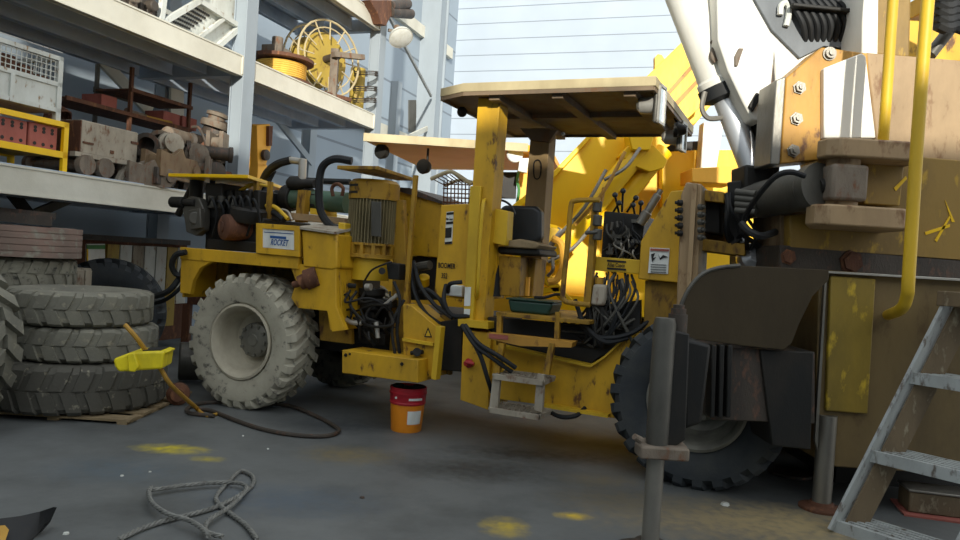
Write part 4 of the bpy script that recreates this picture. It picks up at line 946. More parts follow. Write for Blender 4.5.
for k in range(60):
    a = FR.p(140, 150, .5)[0]+random.random()*2.4; b = .15+random.random()*.9; h = .1+random.random()*.28*(1-abs(b-.6))
    mb.bar(FR.w(a, b, SZ+h*.5), FR.w(a+random.uniform(-.2, .2), b+random.uniform(-.15, .15), SZ+h), .06+random.random()*.08, .05+random.random()*.08)
    mb.bar(FR.w(a, b, SZ), FR.w(a+.02, b, SZ+h), .1, .1)
so4 = tag(build('scrap_rubble', mb, M['scrapdark'], bevel=.01), 'dark jumble of small scrap filling the gaps of the heap', 'scrap'); so4['kind'] = 'stuff'
mb = MB(); a, z = FR.p(212, 150, .45); mb.tube([FR.wp(192, 127, .6), FR.wp(199, 128, .5), FR.wp(205, 140, .4), FR.wp(206, 150, .4)], .02)
tag(build('bent_hose', mb, M['scrapdark']), 'short dark hose arching over the scrap heap', 'hose')
# orange jack behind column
oj = thing('orange_winch', 'orange winch housing standing behind the first rack column', 'winch', FR.w(c1+.6, .5, SZ))
mb = MB(); mb.pp(FR, .5, .8, [(257, 125), (270, 124), (272, 132), (271, 148), (266, 166), (258, 168)]); Q('housing', mb, M['orange'], oj, bevel=.01)
mb = MB(); mb.box(FR, FR.p(259, 150, .5)[0], FR.p(268, 150, .5)[0], .5, .8, SZ, FR.p(262, 164, .5)[1]); Q('stand', mb, M['orange'], oj)
mb = MB(); mb.lathe(FR.wp(264, 155, .48), -FR.B, [(0, .08), (.05, .08), (.07, .03)], 14); Q('cap', mb, M['scrapdark'], oj)
mb = MB(); mb.pp(FR, .45, .5, [(269, 126), (273, 126), (272, 146), (269, 146)]); Q('strap', mb, M['rust'], oj)
# --- goods on middle shelf
MZ = MZ1+.012
wf = thing('tipped_crate', 'white open steel crate tipped on its edge on the middle shelf', 'crate', FR.wp(210, 45, .3))
def quad(mb, P4, t=.03):
    n = (P4[1]-P4[0]).cross(P4[2]-P4[0]).normalized()*t
    return mb.add([p for p in P4]+[p+n for p in P4], [(3, 2, 1, 0), (4, 5, 6, 7), (0, 1, 5, 4), (1, 2, 6, 5), (2, 3, 7, 6), (3, 0, 4, 7)])
cA, cB, cC, cD = FR.wp(160, 24, .15), FR.wp(199, 1, .15), FR.wp(240, 27, .15), FR.wp(217, 47, .15)
up_ = (FR.wp(204, -38, .15)-cB)
back = FR.B*.7
E_ = [cA, cB, cC, cD]
ring = [(cA, cB), (cB, cC), (cC, cD), (cD, cA), (cB, cB+up_), (cC, cC+up_), (cB+up_, cC+up_), (cA+back, cB+back), (cB+back, cC+back), (cC+back, cD+back), (cA, cA+back), (cC, cC+back), (cD, cD+back), (cC+up_, cC+up_+back), (cA, cA+up_), (cA+up_, cB+up_)]
for p, q in ring:
    mb = MB(); mb.bar(p, q, .06, .06); Q('edge_bar', mb, M['whitesteel'], wf)
for k in (.62,):
    p = cA.lerp(cD, k); q = cB.lerp(cC, k)
    mb = MB(); mb.bar(p, q, .04, .04); Q('slat', mb, M['whitesteel'], wf)
mb = MB(); quad(mb, [cA+back*.08, cB+back*.08, cC+back*.08, cD+back*.08], .01); Q('perforated_sheet', mb, M['whitesteel'], wf)
mb = MB(); quad(mb, [cB+back*.1, cC+back*.1, cC+up_+back*.1, cB+up_+back*.1], .01); Q('sheet', mb, M['whitesteel'], wf)
mb = MB()
for i in range(9):
    for j in range(7):
        p = cA.lerp(cD, .08+i*.04).lerp(cB.lerp(cC, .08+i*.04), .12+j*.12)+back*.065; mb.cyl(p, p-FR.B*.01, .016, seg=8)
Q('hole', mb, M['inkblack'], wf)
for k, (x0, x1, y, lab) in enumerate(((118, 136, 8, 'rusty grey steel lump on the middle shelf left of the tipped crate'), (137, 156, 14, 'dark steel bracket on the middle shelf touching the tipped crate'), (100, 117, 2, 'rust-red steel block at the top left of the middle shelf'))):
    a0 = FR.p(x0, y, .25)[0]; a1 = FR.p(x1, y, .25)[0]; mb = MB()
    mb.prism(FR, [(a0, MZ), (a1, MZ), (a1-.05, MZ+.22), (a0+.3*(a1-a0), MZ+.34), (a0, MZ+.2)], .2, .6); mb.box(FR, a0+.05, a1-.1, .16, .7, MZ, MZ+.1)
    mb.cyl(FR.w(a0+.1, .1, MZ+.14), FR.w(a0+.1, .7, MZ+.14), .06)
    tag(build('scrap_casting', mb, M[['scrap', 'scrapdark', 'rustred'][k]], bevel=.012), lab, 'casting')
# hose reel
cb_ = .5
rl = thing('cable_reel', 'mustard-yellow cable reel with spoked hoop on the middle shelf', 'cable reel', FR.w(FR.p(318, 70, .5)[0], .5, MZ))
ctr = FR.wp(318, 69, .5); ctr.z = MZ+.62
axv = (FR.A*-.35-FR.B*.9+Vector((0, 0, .05))).normalized()
u = axv.cross(Vector((0, 0, 1))).normalized(); vv = u.cross(axv).normalized()
def ringpts(c, r, n=28): return [c+u*(cos(2*pi*i/n)*r)+vv*(sin(2*pi*i/n)*r) for i in range(n)]
for off in (.28, -.1):
    mb = MB(); mb.tube(ringpts(ctr+axv*off, .60), .018, 8, 1, True); hp = Q('hoop', mb, M['canopytop'], rl)
    mb = MB(); mb.tube(ringpts(ctr+axv*off, .48), .012, 6, 1, True)
    for i in range(12):
        d = u*cos(2*pi*i/12)+vv*sin(2*pi*i/12); mb.cyl(ctr+axv*off+d*.3, ctr+axv*off+d*.6, .012, seg=6)
    Q('spoke', mb, M['canopytop'], hp)
mb = MB(); mb.lathe(ctr-axv*.25, axv, [(0, .2), (0, .42), (.03, .43), (.06, .3), (.35, .3), (.38, .42), (.41, .43), (.43, .1)], 36); Q('drum', mb, M['mustard'], rl)
mb = MB(); mb.lathe(ctr-axv*.5, axv, [(0, .06), (1.0, .06)], 14); Q('spindle', mb, M['scrapdark'], rl)
for off in (.42, -.4):
    mb = MB(); p = ctr+axv*off; mb.bar(Vector((p.x, p.y, MZ)), p+Vector((0, 0, .12)), .1, .12); Q('stand', mb, M['scrap'], rl)
    mb = MB(); mb.bar(Vector((p.x, p.y, MZ+.03))+u*.35, Vector((p.x, p.y, MZ+.03))-u*.35, .08, .06); Q('foot', mb, M['rust'], rl)
mb = MB(); p = ctr+axv*.5; mb.bar(p-u*.5+Vector((0, 0, .1)), p+u*.1+Vector((0, 0, .0)), .1, .08); Q('arm', mb, M['scrap'], rl)
cy = thing('cable_drum', 'flat drum of bright yellow cable under a rusty flange on the middle shelf', 'cable drum', FR.w(FR.p(283, 70, .35)[0], .35, MZ))
pc = FR.w(FR.p(281, 72, .45)[0], .45, MZ)
mb = MB(); mb.lathe(pc+Vector((0, 0, .03)), (0, 0, 1), [(0, .25)]+[(.02+i*.03+(.015 if j else 0), .37 if j else .35) for i in range(8) for j in (0, 1)]+[(.28, .25)], 32); Q('cable', mb, M['reelyellow'], cy)
mb = MB(); mb.lathe(pc+Vector((0, 0, .31)), (0, 0, 1), [(0, .3), (0, .47), (.05, .47), (.05, .1)], 32); Q('top_flange', mb, M['rust'], cy)
mb = MB(); mb.lathe(pc, (0, 0, 1), [(0, .3), (0, .45), (.03, .45), (.03, .1)], 32); Q('bottom_flange', mb, M['rust'], cy)
mb = MB(); mb.box(FR, FR.loc(pc)[0]-.3, FR.loc(pc)[0]+.1, .35, .6, MZ+.36, MZ+.5); mb.cyl(FR.w(FR.loc(pc)[0]-.2, .4, MZ+.36), FR.w(FR.loc(pc)[0]-.2, .4, MZ+.62), .08); Q('motor', mb, M['scrap'], cy, bevel=.01)
wb = thing('spring_coils', 'stack of dark coil springs leaning out at the right end of the middle shelf', 'springs', FR.w(c2-.6, .2, MZ))
for k, z in enumerate((.62, .36, .16)):
    c = FR.w(FR.p(361, 90, .2)[0]+.0, .12, MZ+z); mb = MB()
    for j in range(3): mb.tube([c+FR.A*(cos(t)*.2)+FR.B*(sin(t)*.2)+Vector((0, 0, .03*j+.04*cos(t))) for t in [i*2*pi/20 for i in range(20)]], .01, 6, 1, True)
    Q('coil', mb, M['scrapdark'], wb)
mb = MB(); mb.cyl(FR.w(FR.p(357, 90, .3)[0], .3, MZ), FR.w(FR.p(357, 90, .3)[0], .3, MZ+.75), .13); Q('core', mb, M['mustard'], wb, bevel=.01)
# top shelf hook and flood lamp
hk = thing('chain_hoist', 'rusty hoist hook block hanging over the top shelf edge', 'hoist', FR.wp(385, 15, -.1))
mb = MB(); mb.pp(FR, -.15, .1, [(370, 0), (392, 0), (396, 12), (390, 18), (386, 26), (381, 24), (378, 14)]); Q('block', mb, M['rust'], hk, bevel=.01)
mb = MB(); mb.cyl(FR.wp(390, 6, -.12), FR.wp(408, 4, -.12), .09); mb.cyl(FR.wp(390, 12, -.12), FR.wp(411, 14, -.12), .09); Q('clevis', mb, M['scrapdark'], hk, bevel=.01)
fl_ = thing('flood_lamp', 'round white flood lamp bracketed to the second rack column', 'lamp', FR.wp(394, 32, -.1))
mb = MB(); p = FR.wp(401, 38, -.25); d = Vector((.35, -.5, -.75)).normalized(); mb.lathe(p-d*.2, d, [(0, .05), (.06, .08), (.14, .2), (.2, .22)], 24); Q('reflector', mb, M['whitesteel'], fl_)
mb = MB(); mb.lathe(p+d*.001, d, [(0, .2), (.01, .18)], 24); Q('lens', mb, M['white'], fl_)
mb = MB(); mb.bar(FR.wp(388, 30, -.02), p-d*.15, .04, .05); mb.cyl(p-d*.3, p-d*.15, .06); Q('bracket', mb, M['scrap'], fl_)
# --- under the rack
sk = thing('rusty_skip', 'long rusty steel skip with worn yellow and pale panels under the rack', 'skip', FR.w(3, 1.2, 0))
sa0 = FR.p(78, 240, 1.1)[0]; sa1 = FR.p(196, 250, 1.1)[0]; sz = FR.p(110, 238, 1.1)[1]
mb = MB(); mb.box(FR, sa0, sa1, 1.25, 1.72, .1, sz); Q('body', mb, M['rust'], sk, bevel=.01)
for k in range(7):
    a0 = sa0+.55+(sa1-sa0-.55)*k/7; mb = MB(); mb.box(FR, a0, a0+(sa1-sa0-.55)/7-.02, 1.22, 1.25, .3+.3*(k % 2 == 0), sz-.08); Q('panel', mb, M[['mustard', 'whitesteel', 'greybeige', 'whitesteel', 'whitesteel', 'mustard', 'whitesteel'][k]], sk)
mb = MB(); mb.box(FR, sa0-.03, sa1, 1.2, 1.28, sz-.04, sz+.03); Q('top_rim', mb, M['scrapdark'], sk)
sg = FR.poly(.95, [(87, 244), (105, 244), (105, 269), (87, 269)])
sn = build('notice_board', MB().prism(FR, sg, .95, .97), M['white']); tag(sn, 'white notice with green header standing against the rusty skip', 'notice')
mb = MB(); sgh = FR.poly(.94, [(87, 245), (105, 245), (105, 249), (87, 249)]); mb.prism(FR, sgh, .935, .949); build('header', mb, M['signgreen'], sn)
mb = MB(); mb.prism(FR, FR.poly(.94, [(87, 249), (88, 249), (88, 269), (87, 269)]), .935, .949); build('yellow_edge', mb, M['yellow_bright'], sn)
mb = MB(); mb.prism(FR, [(sg[0][0]+.05, 0), (sg[1][0]-.05, 0), (sg[1][0]-.05, sg[0][1]), (sg[0][0]+.05, sg[0][1])], .975, 1.0); build('stand', mb, M['dark'], sn)
# timber and block store
for k, (x0, x1, y0, y1, m_, lab) in enumerate(((58, 92, 268, 292, 'greybeige', 'pale block crate beneath the notice beside the tyre stack'),)):
    a0 = FR.p(x0, y0, .5)[0]; a1 = FR.p(x1, y0, .5)[0]; z1 = FR.p(x0, y0, .5)[1]; z0 = 0
    mb = MB(); mb.box(FR, a0, a1, .5, .9, z0+.003, z1)
    for q in range(4): mb.box(FR, a0+(a1-a0)*q/4+.01, a0+(a1-a0)*(q+1)/4-.01, .48, .5, z0+.02, z1-.02)
    tag(build('block_crate', mb, M[m_], bevel=.01), lab, 'crate')
# tyres
protos = {}
def flat_tyre(key, x, y, z0, R, W, mat, lab, n=24, rib=False, tilt=(0, 0), spin=0.0, group='stacked worn tyres'):
    kk = (key, R, W, rib, mat)
    mb = MB(); (rib_tyre(mb, R, W, R*.5) if rib else tyre_mesh(mb, R, W, R*.5, n, skew=.09, lug_h=.02, fill=.7))
    Mx = Matrix.Translation((x, y, z0+W/2)) @ Matrix.Rotation(tilt[0], 4, 'X') @ Matrix.Rotation(tilt[1], 4, 'Y') @ Matrix.Rotation(spin, 4, 'Z') @ Matrix.Rotation(pi/2, 4, 'X')
    o = build('tyre', mb, M[mat], ang=30); o.matrix_world = Mx
    return tag(o, lab, 'tyre', group)
flat_tyre('a', -3.43, 6.44, .04, .71, .40, 'tyrebottom', 'largest worn tyre lying flat at the bottom of the front stack', 26, spin=.1)
flat_tyre('b', -3.38, 6.42, .445, .58, .285, 'tyremid', 'middle tyre of the front stack, under the topmost one', 22, spin=.5)
flat_tyre('b', -3.43, 6.40, .735, .58, .285, 'tyremid', 'topmost grey lugged tyre of the front stack', 22, spin=.9)
flat_tyre('c', -4.52, 7.2, .0, .56, .32, 'tyremid', 'lowest tyre of the stack behind under the rack', 22, spin=.2)
flat_tyre('c', -4.5, 7.2, .322, .56, .32, 'tyremid', 'second tyre up in the stack behind under the rack', 22, spin=.8)
flat_tyre('c', -4.52, 7.2, .644, .54, .30, 'tyremid', 'third tyre up in the stack behind under the rack', 22, spin=1.2)
flat_tyre('d', -4.5, 7.15, .948, .54, .29, 'tyre', 'muddy lugged tyre under the red-brown ribbed one', 22, spin=1.5)
flat_tyre('e', -4.46, 7.1, 1.242, .56, .29, 'tyrered', 'reddish ribbed road tyre on top of the rear stack', rib=True)
mb = MB(); mb.bar(FD.w(-4.95, 6.35, 1.63), FD.w(-3.98, 6.85, 1.585), .12, .09); mb.bar(FD.w(-4.95, 6.41, 1.68), FD.w(-3.98, 6.91, 1.635), .02, .06)
tag(build('channel_bar', mb, M['scrapdark']), 'dark steel channel bar lying on top of the reddish tyre', 'steel bar')
def up_tyre(x, y, R, W, mat, lab, axis, n=24, lean=0.0):
    mb = MB(); tyre_mesh(mb, R, W, R*.5, n, skew=.14, lug_h=.05)
    Mx = Matrix.Translation((x, y, R-.005)) @ Matrix.Rotation(axis, 4, 'Z') @ Matrix.Rotation(lean, 4, 'X')
    o = build('tyre', mb, M[mat], ang=30); o.matrix_world = Mx; return tag(o, lab, 'tyre')
up_tyre(-3.98, 5.38, .66, .4, 'tyremid', 'upright chunky tyre cut by the left edge of the picture', radians(-10), 20)
up_tyre(-4.15, 8.3, .62, .36, 'tyredark', 'dark upright lugged tyre standing in front of the rusty skip', radians(22), 24)
# pallet
pt = thing('wooden_pallet', 'thin wooden pallet under the bottom tyre', 'pallet', (-3.36, 6.42, 0))
for k in range(5):
    y = 5.85+k*.28; Q('slat', MB().box(FD, -4.12, -2.70, y, y+.16, .022, .04), M['wood'], pt)
for x in (-3.95, -3.35, -2.8): Q('runner', MB().box(FD, x, x+.08, 5.85, 7.13, 0, .022), M['wood'], pt)
# yellow scoop
fs_ = Frame((0, 6.0), (1, 0.12))
def fp(x, y, b): return fs_.p(x, y, b)
sc_ = thing('plastic_scoop', 'bright yellow plastic scoop resting on the edge of the bottom tyre', 'scoop', fs_.wp(140, 372, 0))
mb = MB(); mb.prism(fs_, fs_.poly(-.1, [(113, 359), (132, 352), (163, 351), (164, 354), (162, 369), (150, 370), (136, 371), (118, 372), (114, 366)]), -.1, .16); Q('pan', mb, M['yellowplastic'], sc_, bevel=.018, seg=3)
mb = MB(); mb.prism(fs_, fs_.poly(-.1, [(128, 354), (135, 352), (140, 366), (136, 371.5), (130, 371)]), -.13, -.1); mb.prism(fs_, fs_.poly(-.1, [(160, 351), (167, 351.5), (166.5, 354), (161, 355)]), -.08, .12); Q('rim', mb, M['yellowplastic'], sc_, bevel=.008)
mb = MB(); mb.prism(fs_, fs_.poly(-.1, [(141, 351), (160, 350.5), (160, 352), (141, 353)]), -.07, .13); Q('lining', mb, M['black'], sc_)
mb = MB(); mb.tube([fs_.wp(125, 325, -.05), fs_.wp(135, 336, -.08), fs_.wp(147, 352, 0), fs_.wp(160, 368, .05), fs_.wp(172, 386, .1), G(197, 408.5, .03)], .018, 8)
hd = tag(build('handle_pole', mb, M['ochre']), 'ochre pole running from the yellow scoop down to the floor', 'pole')
# ground hoses
def gtube(name, pts, r, mat, lab, cat, seg=8):
    mb = MB(); mb.tube([G(p[0], p[1], (p[2] if len(p) > 2 else 0)+r) for p in pts], r, seg, 6); return tag(build(name, mb, mat), lab, cat)
gtube('floor_hose', [(214, 416), (190, 413), (188, 408), (203, 403), (230, 402), (258, 403), (290, 406, .01), (318, 417), (336, 427), (338, 432), (325, 436), (295, 435), (262, 429), (235, 420), (212, 411), (198, 409)], .018, M['scrapdark'], 'brown-black hose looped on the floor by the rear wheel', 'hose')
gtube('floor_hose', [(196, 408), (202, 413), (208, 416), (217, 414)], .014, M['ochre'], 'short tan rope end tied round the looped floor hose', 'rope')
def zp_(p): return (p[0]/2.4, 400+p[1]/2.4)
R1_ = [(285, 336), (340, 310), (400, 290), (500, 264), (560, 238), (603, 208), (606, 184), (577, 171), (553, 192), (521, 228), (522, 248), (545, 268), (590, 302), (618, 338)]
R2_ = [(362, 224), (430, 214), (510, 206), (572, 207), (590, 222), (553, 262), (500, 298), (492, 322), (512, 332), (535, 336)]
R3_ = [(362, 224), (356, 236), (364, 262), (400, 288), (450, 304), (480, 322), (500, 345)]
wr = thing('wire_rope', 'loops of grey steel wire rope lying on the floor in front', 'wire rope', G(220, 510))
for i, Rr in enumerate((R1_, R2_, R3_)):
    base = catmull([G(*zp_(p), .013+.0*i) for p in Rr], 10)
    # lift where crossing
    for s3 in range(3):
        mb = MB(); pts = []; L_ = 0
        for j, p in enumerate(base):
            if j: L_ += (p-base[j-1]).length
            d = (base[min(j+1, len(base)-1)]-base[max(j-1, 0)]).normalized(); sd_ = d.cross(Vector((0, 0, 1))); ph = L_*60+s3*2*pi/3
            pts.append(p+sd_*cos(ph)*.006+Vector((0, 0, .003+sin(ph)*.006+.016*i)))
        # finer sampling
        fine = []; L_ = 0
        for j in range(len(base)-1):
            for q in range(4):
                t = q/4; p = base[j].lerp(base[j+1], t); LL = L_+(base[j+1]-base[j]).length*t; d = (base[j+1]-base[j]).normalized(); sd_ = d.cross(Vector((0, 0, 1))); ph = LL*60+s3*2*pi/3
                fine.append(p+sd_*cos(ph)*.0065+Vector((0, 0, .003+sin(ph)*.0065+.016*i)))
            L_ += (base[j+1]-base[j]).length
        mb.tube(fine, .0075, 6, 1); Q('strand', mb, M['rope'], wr)
# rubber flap lower left
rf = thing('rubber_flap', 'torn black rubber flap with ochre patch at the bottom left corner', 'rubber flap', G(10, 535))
mb = MB()
top = [(-30, 519, .10), (0, 518.5, .10), (20, 516, .10), (40, 511.5, .11), (53.5, 507, .12)]
bot = [(-30, 560, .0), (0, 556, .0), (20, 548, .0), (38, 534, .01), (47, 524, .03)]
T = [G(x, y, z) for x, y, z in top]; Bm = [G(x, y, z) for x, y, z in bot]
vs = T+Bm+[p+Vector((0, .03, -.012)) for p in T]+[p+Vector((0, .03, .0)) for p in Bm]
fs = []
for i in range(4): fs += [(i, i+1, i+6, i+5)[::-1], (10+i, 11+i, 16+i, 15+i), (i, i+1, i+11, i+10), (5+i, 6+i, 16+i, 15+i)[::-1]]
fs += [(4, 9, 19, 14), (0, 5, 15, 10)[::-1]]
mb.add(vs, fs); Q('sheet', mb, M['black'], rf)
mb = MB(); vs = [G(46, 524, .035), G(50, 522, .05), G(36, 536, .02), G(30, 541, .0), G(30, 543, .0)]; mb.add(vs, [(0, 1, 2), (2, 3, 4)]); Q('torn_edge', mb, M['black'], rf)
mb = MB(); vs = [G(-5, 526, .09), G(6, 525.5, .09), G(10, 530, .075), G(5, 545, .03), G(-5, 545, .03)]; vs = [v+Vector((0, -.008, .004)) for v in vs]; mb.add(vs, [(0, 1, 2, 3, 4)[::-1]]); Q('ochre_patch', mb, M['ochre'], rf)
# bucket
pb = G(405, 432); pb = Vector((pb.x-.0, pb.y+.08, 0))
bk = thing('oil_bucket', 'orange and red oil bucket standing on the floor under the rig', 'bucket', pb)
Rb_ = .150; Hb = .375
mb = MB(); mb.lathe(pb, (0, 0, 1), [(0, Rb_*.84), (.01, Rb_*.87), (Hb*.62, Rb_*.97)], 40); Q('body', mb, M['orangebucket'], bk)
mb = MB(); mb.lathe(pb, (0, 0, 1), [(Hb*.62, Rb_*.96), (Hb*.62, Rb_*1.0), (Hb*.66, Rb_*1.03), (Hb*.68, Rb_*1.0), (Hb*.84, Rb_*1.03), (Hb*.86, Rb_*1.07), (Hb*.89, Rb_*1.07), (Hb*.9, Rb_*1.04), (Hb, Rb_*1.05), (Hb, Rb_*1.0), (Hb*.7, Rb_*.95)], 40); Q('collar', mb, M['redbucket'], bk)
mb = MB(); mb.lathe(pb, (0, 0, 1), [(Hb*.93, Rb_*.99), (Hb*.95, Rb_*.9)], 40)
for s_ in (-1, 1):
    mb.lathe(pb+Vector((s_*.085, 0, Hb*.97)), (0, 0, 1), [(0, .055), (.02, .05), (.03, .02)], 14)
Q('black_liner', mb, M['black'], bk)
def curved(mb, c, R, t0, t1, z0, z1, n=8, off=0):
    v = []
    for i in range(n+1):
        t = radians(t0+(t1-t0)*i/n)
        for z in (z0, z1): v.append(c+Vector((cos(t)*(R+off), sin(t)*(R+off), z)))
    mb.add(v, [(2*i, 2*i+2, 2*i+3, 2*i+1) for i in range(n)]); return mb
mb = MB(); v = []
for i in range(9):
    t = radians(-83+i*6.5)
    for k, z in enumerate((Hb*.2, Hb*.5)):
        R = Rb_*(.87+.10*(z/(Hb*.62)))+.002; v.append(pb+Vector((cos(t)*R, sin(t)*R, z)))
mb.add(v, [(2*i, 2*i+2, 2*i+3, 2*i+1) for i in range(8)]); Q('paper_label', mb, M['white'], bk)
mb = MB(); curved(mb, pb, Rb_*1.025, -82, -35, Hb*.74, Hb*.79, off=.002); Q('white_print', mb, M['white'], bk)
mb = MB(); mb.lathe(pb+Vector((-.085, -.12, Hb*.78)), (-.6, -1, 0), [(0, .012), (.01, .01)], 10); Q('handle_boss', mb, M['white'], bk)
# clutter behind rear wheel
cl_ = [(G(178, 398), .09, 'rust', 'rusty round hub lying by the rear wheel', 'hub')]
mb = MB(); p = G(178, 404); mb.lathe(p+Vector((0, 0, .1)), (.3, -1, 0), [(0, .05), (0, .1), (.06, .1), (.08, .06), (.1, .06)], 20); tag(build('hub_disc', mb, M['rust']), 'rusty round hub lying on the floor by the rear wheel', 'hub')
mb = MB(); p = G(152, 392); mb.cyl(p+Vector((0, .6, .22)), p+Vector((.75, .9, .22)), .2, seg=24); tag(build('grey_drum', mb, M['darkgrey'], bevel=.02), 'dull grey drum lying behind the rear wheel', 'drum')
mb = MB(); mb.bar(FR.w(3.2, .7, .72), FR.w(3.9, -.6, .72), .12, .14); mb.bar(FR.w(3.2, .7, 0), FR.w(3.2, .7, .66), .1, .1); mb.bar(FR.w(3.9, -.55, 0), FR.w(3.9, -.55, .66), .1, .1)
tag(build('trestle', mb, M['rust'], bevel=.01), 'dark rusty trestle between the upright tyre and the rig', 'trestle')
for i, (x, y, s_) in enumerate(((122, 476, .012), (150, 472, .01), (268, 449, .01), (362, 498, .018), (66, 534, .016), (243, 436, .01), (725, 505, .03))):
    p = G(x, y); mb = MB(); mb.lathe(p, (0, 0, 1), [(0, s_), (s_*.5, s_*.8), (s_*.6, s_*.3)], 6); tag(build('stone_chip', mb, M['whitesteel' if i != 3 else 'scrapdark']), 'pale chip lying on the open floor' if i != 3 else 'dark chip lying on the open floor', 'chip', 'loose chips on the floor')
# ------------------------------------------------------------------ yellow machine behind
def FY(Y): return Frame((0, Y), (1, 0))
k2 = thing('boom_truck', 'bright yellow boom machine with raised arm behind the drilling rig', 'boom machine', (1.2, 9, 0))
def K(name, b, d, pts, mat, parent=k2, bevel=.01, **k):
    mb = MB(); mb.pp(FD, b, b+d, pts); return build(name, mb, M[mat], parent, bevel=bevel, **k)
yb = 'yellow_bright'
bm = K('boom', 8.6, .7, [(505, 215), (547, 182), (590, 136), (640, 100), (700, 70), (720, 95), (690, 130), (640, 168), (560, 250), (520, 275)], yb)
K('boom_rib', 8.55, .06, [(505, 211), (547, 178), (590, 133), (592, 137), (549, 184), (508, 218)], yb, bm)
K('boom_head', 8.3, .7, [(647, 76), (682, 42), (692, 62), (703, 88), (704, 104), (684, 122), (672, 112)], yb, bevel=.004)
K('head_groove', 8.27, .04, [(667, 92), (691, 65), (693, 68), (669, 95)], 'goldplate', bm, 0)
K('head_groove', 8.27, .04, [(673, 104), (697, 79), (699, 82), (676, 107)], 'goldplate', bm, 0)
mb = MB(); mb.pp(FD, 8.4, 8.48, [(655, 68), (655, 57), (658, 54), (662, 55), (665, 60)]); Q('lifting_lug', mb, M[yb], bm)
cyl_ = MB(); cyl_.cyl(FD.wp(560, 248, 8.4), FD.wp(640, 150, 8.4), .12, seg=20); Q('lift_cylinder', cyl_, M[yb], k2)
cyl_ = MB(); cyl_.cyl(FD.wp(530, 272, 8.35), FD.wp(562, 230, 8.35), .06, seg=14); Q('cylinder_rod', cyl_, M['steel'], k2)
cyl_ = MB(); cyl_.cyl(FD.wp(600, 225, 8.5), FD.wp(665, 150, 8.5), .1, seg=20); Q('lift_cylinder', cyl_, M[yb], k2)
mb = MB(); mb.lathe(FD.wp(550, 245, 8.3), (0, 1, 0), [(0, .08), (0, .2), (.1, .24), (.3, .24)], 24); Q('pivot', mb, M[yb], k2)
K('pivot_bracket', 8.3, .3, [(620, 155), (634, 140), (654, 145), (668, 160), (664, 168), (650, 172), (634, 166)], yb)
K('bracket', 8.2, .3, [(628, 130), (655, 132), (650, 150), (632, 150)], yb)
K('body', 9.3, 1.2, [(600, 150), (765, 150), (765, 330), (590, 330)], yb)
K('side_sheet', 9.1, .15, [(662, 152), (700, 150), (700, 210), (662, 208)], yb)
K('body_top', 9.25, .1, [(664, 143), (712, 140), (712, 150), (664, 152)], 'dark')
K('upright', 8.9, .2, [(704, 122), (724, 122), (716, 172), (700, 172)], 'whitesunlit')
K('ledge', 8.4, .5, [(692, 168), (741, 166), (741, 176), (736, 184), (692, 182)], 'orange')
K('rear_plate', 9.2, .2, [(525, 250), (600, 230), (600, 320), (520, 320)], 'yellow_bright')
K('lower_frame', 8.5, .2, [(531, 270), (540, 262), (573, 300), (563, 302)], 'yellow_bright'); K('lower_frame', 8.5, .2, [(540, 288), (560, 286), (560, 292), (540, 294)], 'yellow_bright')
for (p, q) in (((548, 262), (592, 226)), ((556, 238), (606, 170)), ((575, 225), (625, 152)), ((560, 270), (570, 225)), ((552, 254), (548, 276)), ((590, 214), (604, 188)), ((604, 180), (640, 148))):
    mb = MB(); mb.tube([FD.wp(p[0], p[1], 8.15), FD.wp((p[0]+q[0])/2+3, (p[1]+q[1])/2+4, 8.1), FD.wp(q[0], q[1], 8.15)], .02, 8); Q('pipe', mb, M['goldplate' if p[0] % 4 else 'steel'], k2)
mb = MB(); mb.tube([FD.wp(x, y, 8.1) for x, y in ((548, 282), (556, 280), (562, 270), (563, 255), (560, 243), (552, 238))], .04, 8); Q('pipe', mb, M['orange'], k2)
K('outrigger_frame', 9.0, .4, [(520, 290), (620, 300), (620, 330), (520, 330)], 'yellow_bright')
# body supports on ground
mb = MB(); mb.box(FD, .6, 3.2, 9.3, 10.4, 0, .9); Q('undercarriage', mb, M['dark'], k2)
# its roof
rfm = thing('roofed_machine', 'orange-roofed yellow machine parked in the row behind the rig', 'machine', (-.8, 10, 0))
zr = FD.p(420, 141, 9.2)[1]
def ex(x, y, z): q = G(x, y, z); return (q.x, q.y)
mb = MB(); nL = ex(364, 137.5, zr); nR = FD.p(560, 148, 9.2)
P1 = FD.p(364, 137, 9.2); P2 = FD.p(528, 143, 9.2)
far1 = ex(425, 167, zr); far2 = ex(560, 168, zr)
mb.slab(FD, [(P1[0], 9.2), (P2[0], 9.2), (P2[0]+.35, 9.6), (far2[0], far2[1]), (far1[0], far1[1])], zr-.04, zr+.04); ro = build('roof', mb, M['orange'], rfm, bevel=.004)
mb = MB(); mb.box(FD, P1[0], P2[0], 9.16, 9.2, zr-.05, zr+.05); build('roof_edge', mb, M['canopytop'], ro)
for pts, m_ in (([(495, 148), (502, 148), (500, 200), (493, 200)], yb), ([(520, 150), (530, 150), (526, 215), (518, 215)], 'orange'), ([(497, 172), (517, 172), (516, 198), (497, 198)], 'inkblack')):
    mb = MB(); mb.pp(FD, 9.8, 9.9, pts); build('post' if m_ != 'inkblack' else 'seat_back', mb, M[m_], rfm)
mb = MB(); mb.box(FD, -1.6, 1.0, 9.9, 11.5, .4, 1.75); build('machine_body', mb, M['yellow'], rfm, bevel=.02)
mb = MB(); mb.box(FD, -1.5, .9, 9.85, 11.4, 0, .4); build('undercarriage', mb, M['dark'], rfm)
mb = MB(); mb.box(FD, FD.p(520, 240, 9.8)[0], FD.p(530, 240, 9.8)[0], 9.8, 9.95, 1.7, 2.0); build('post', mb, M['orange'], rfm)
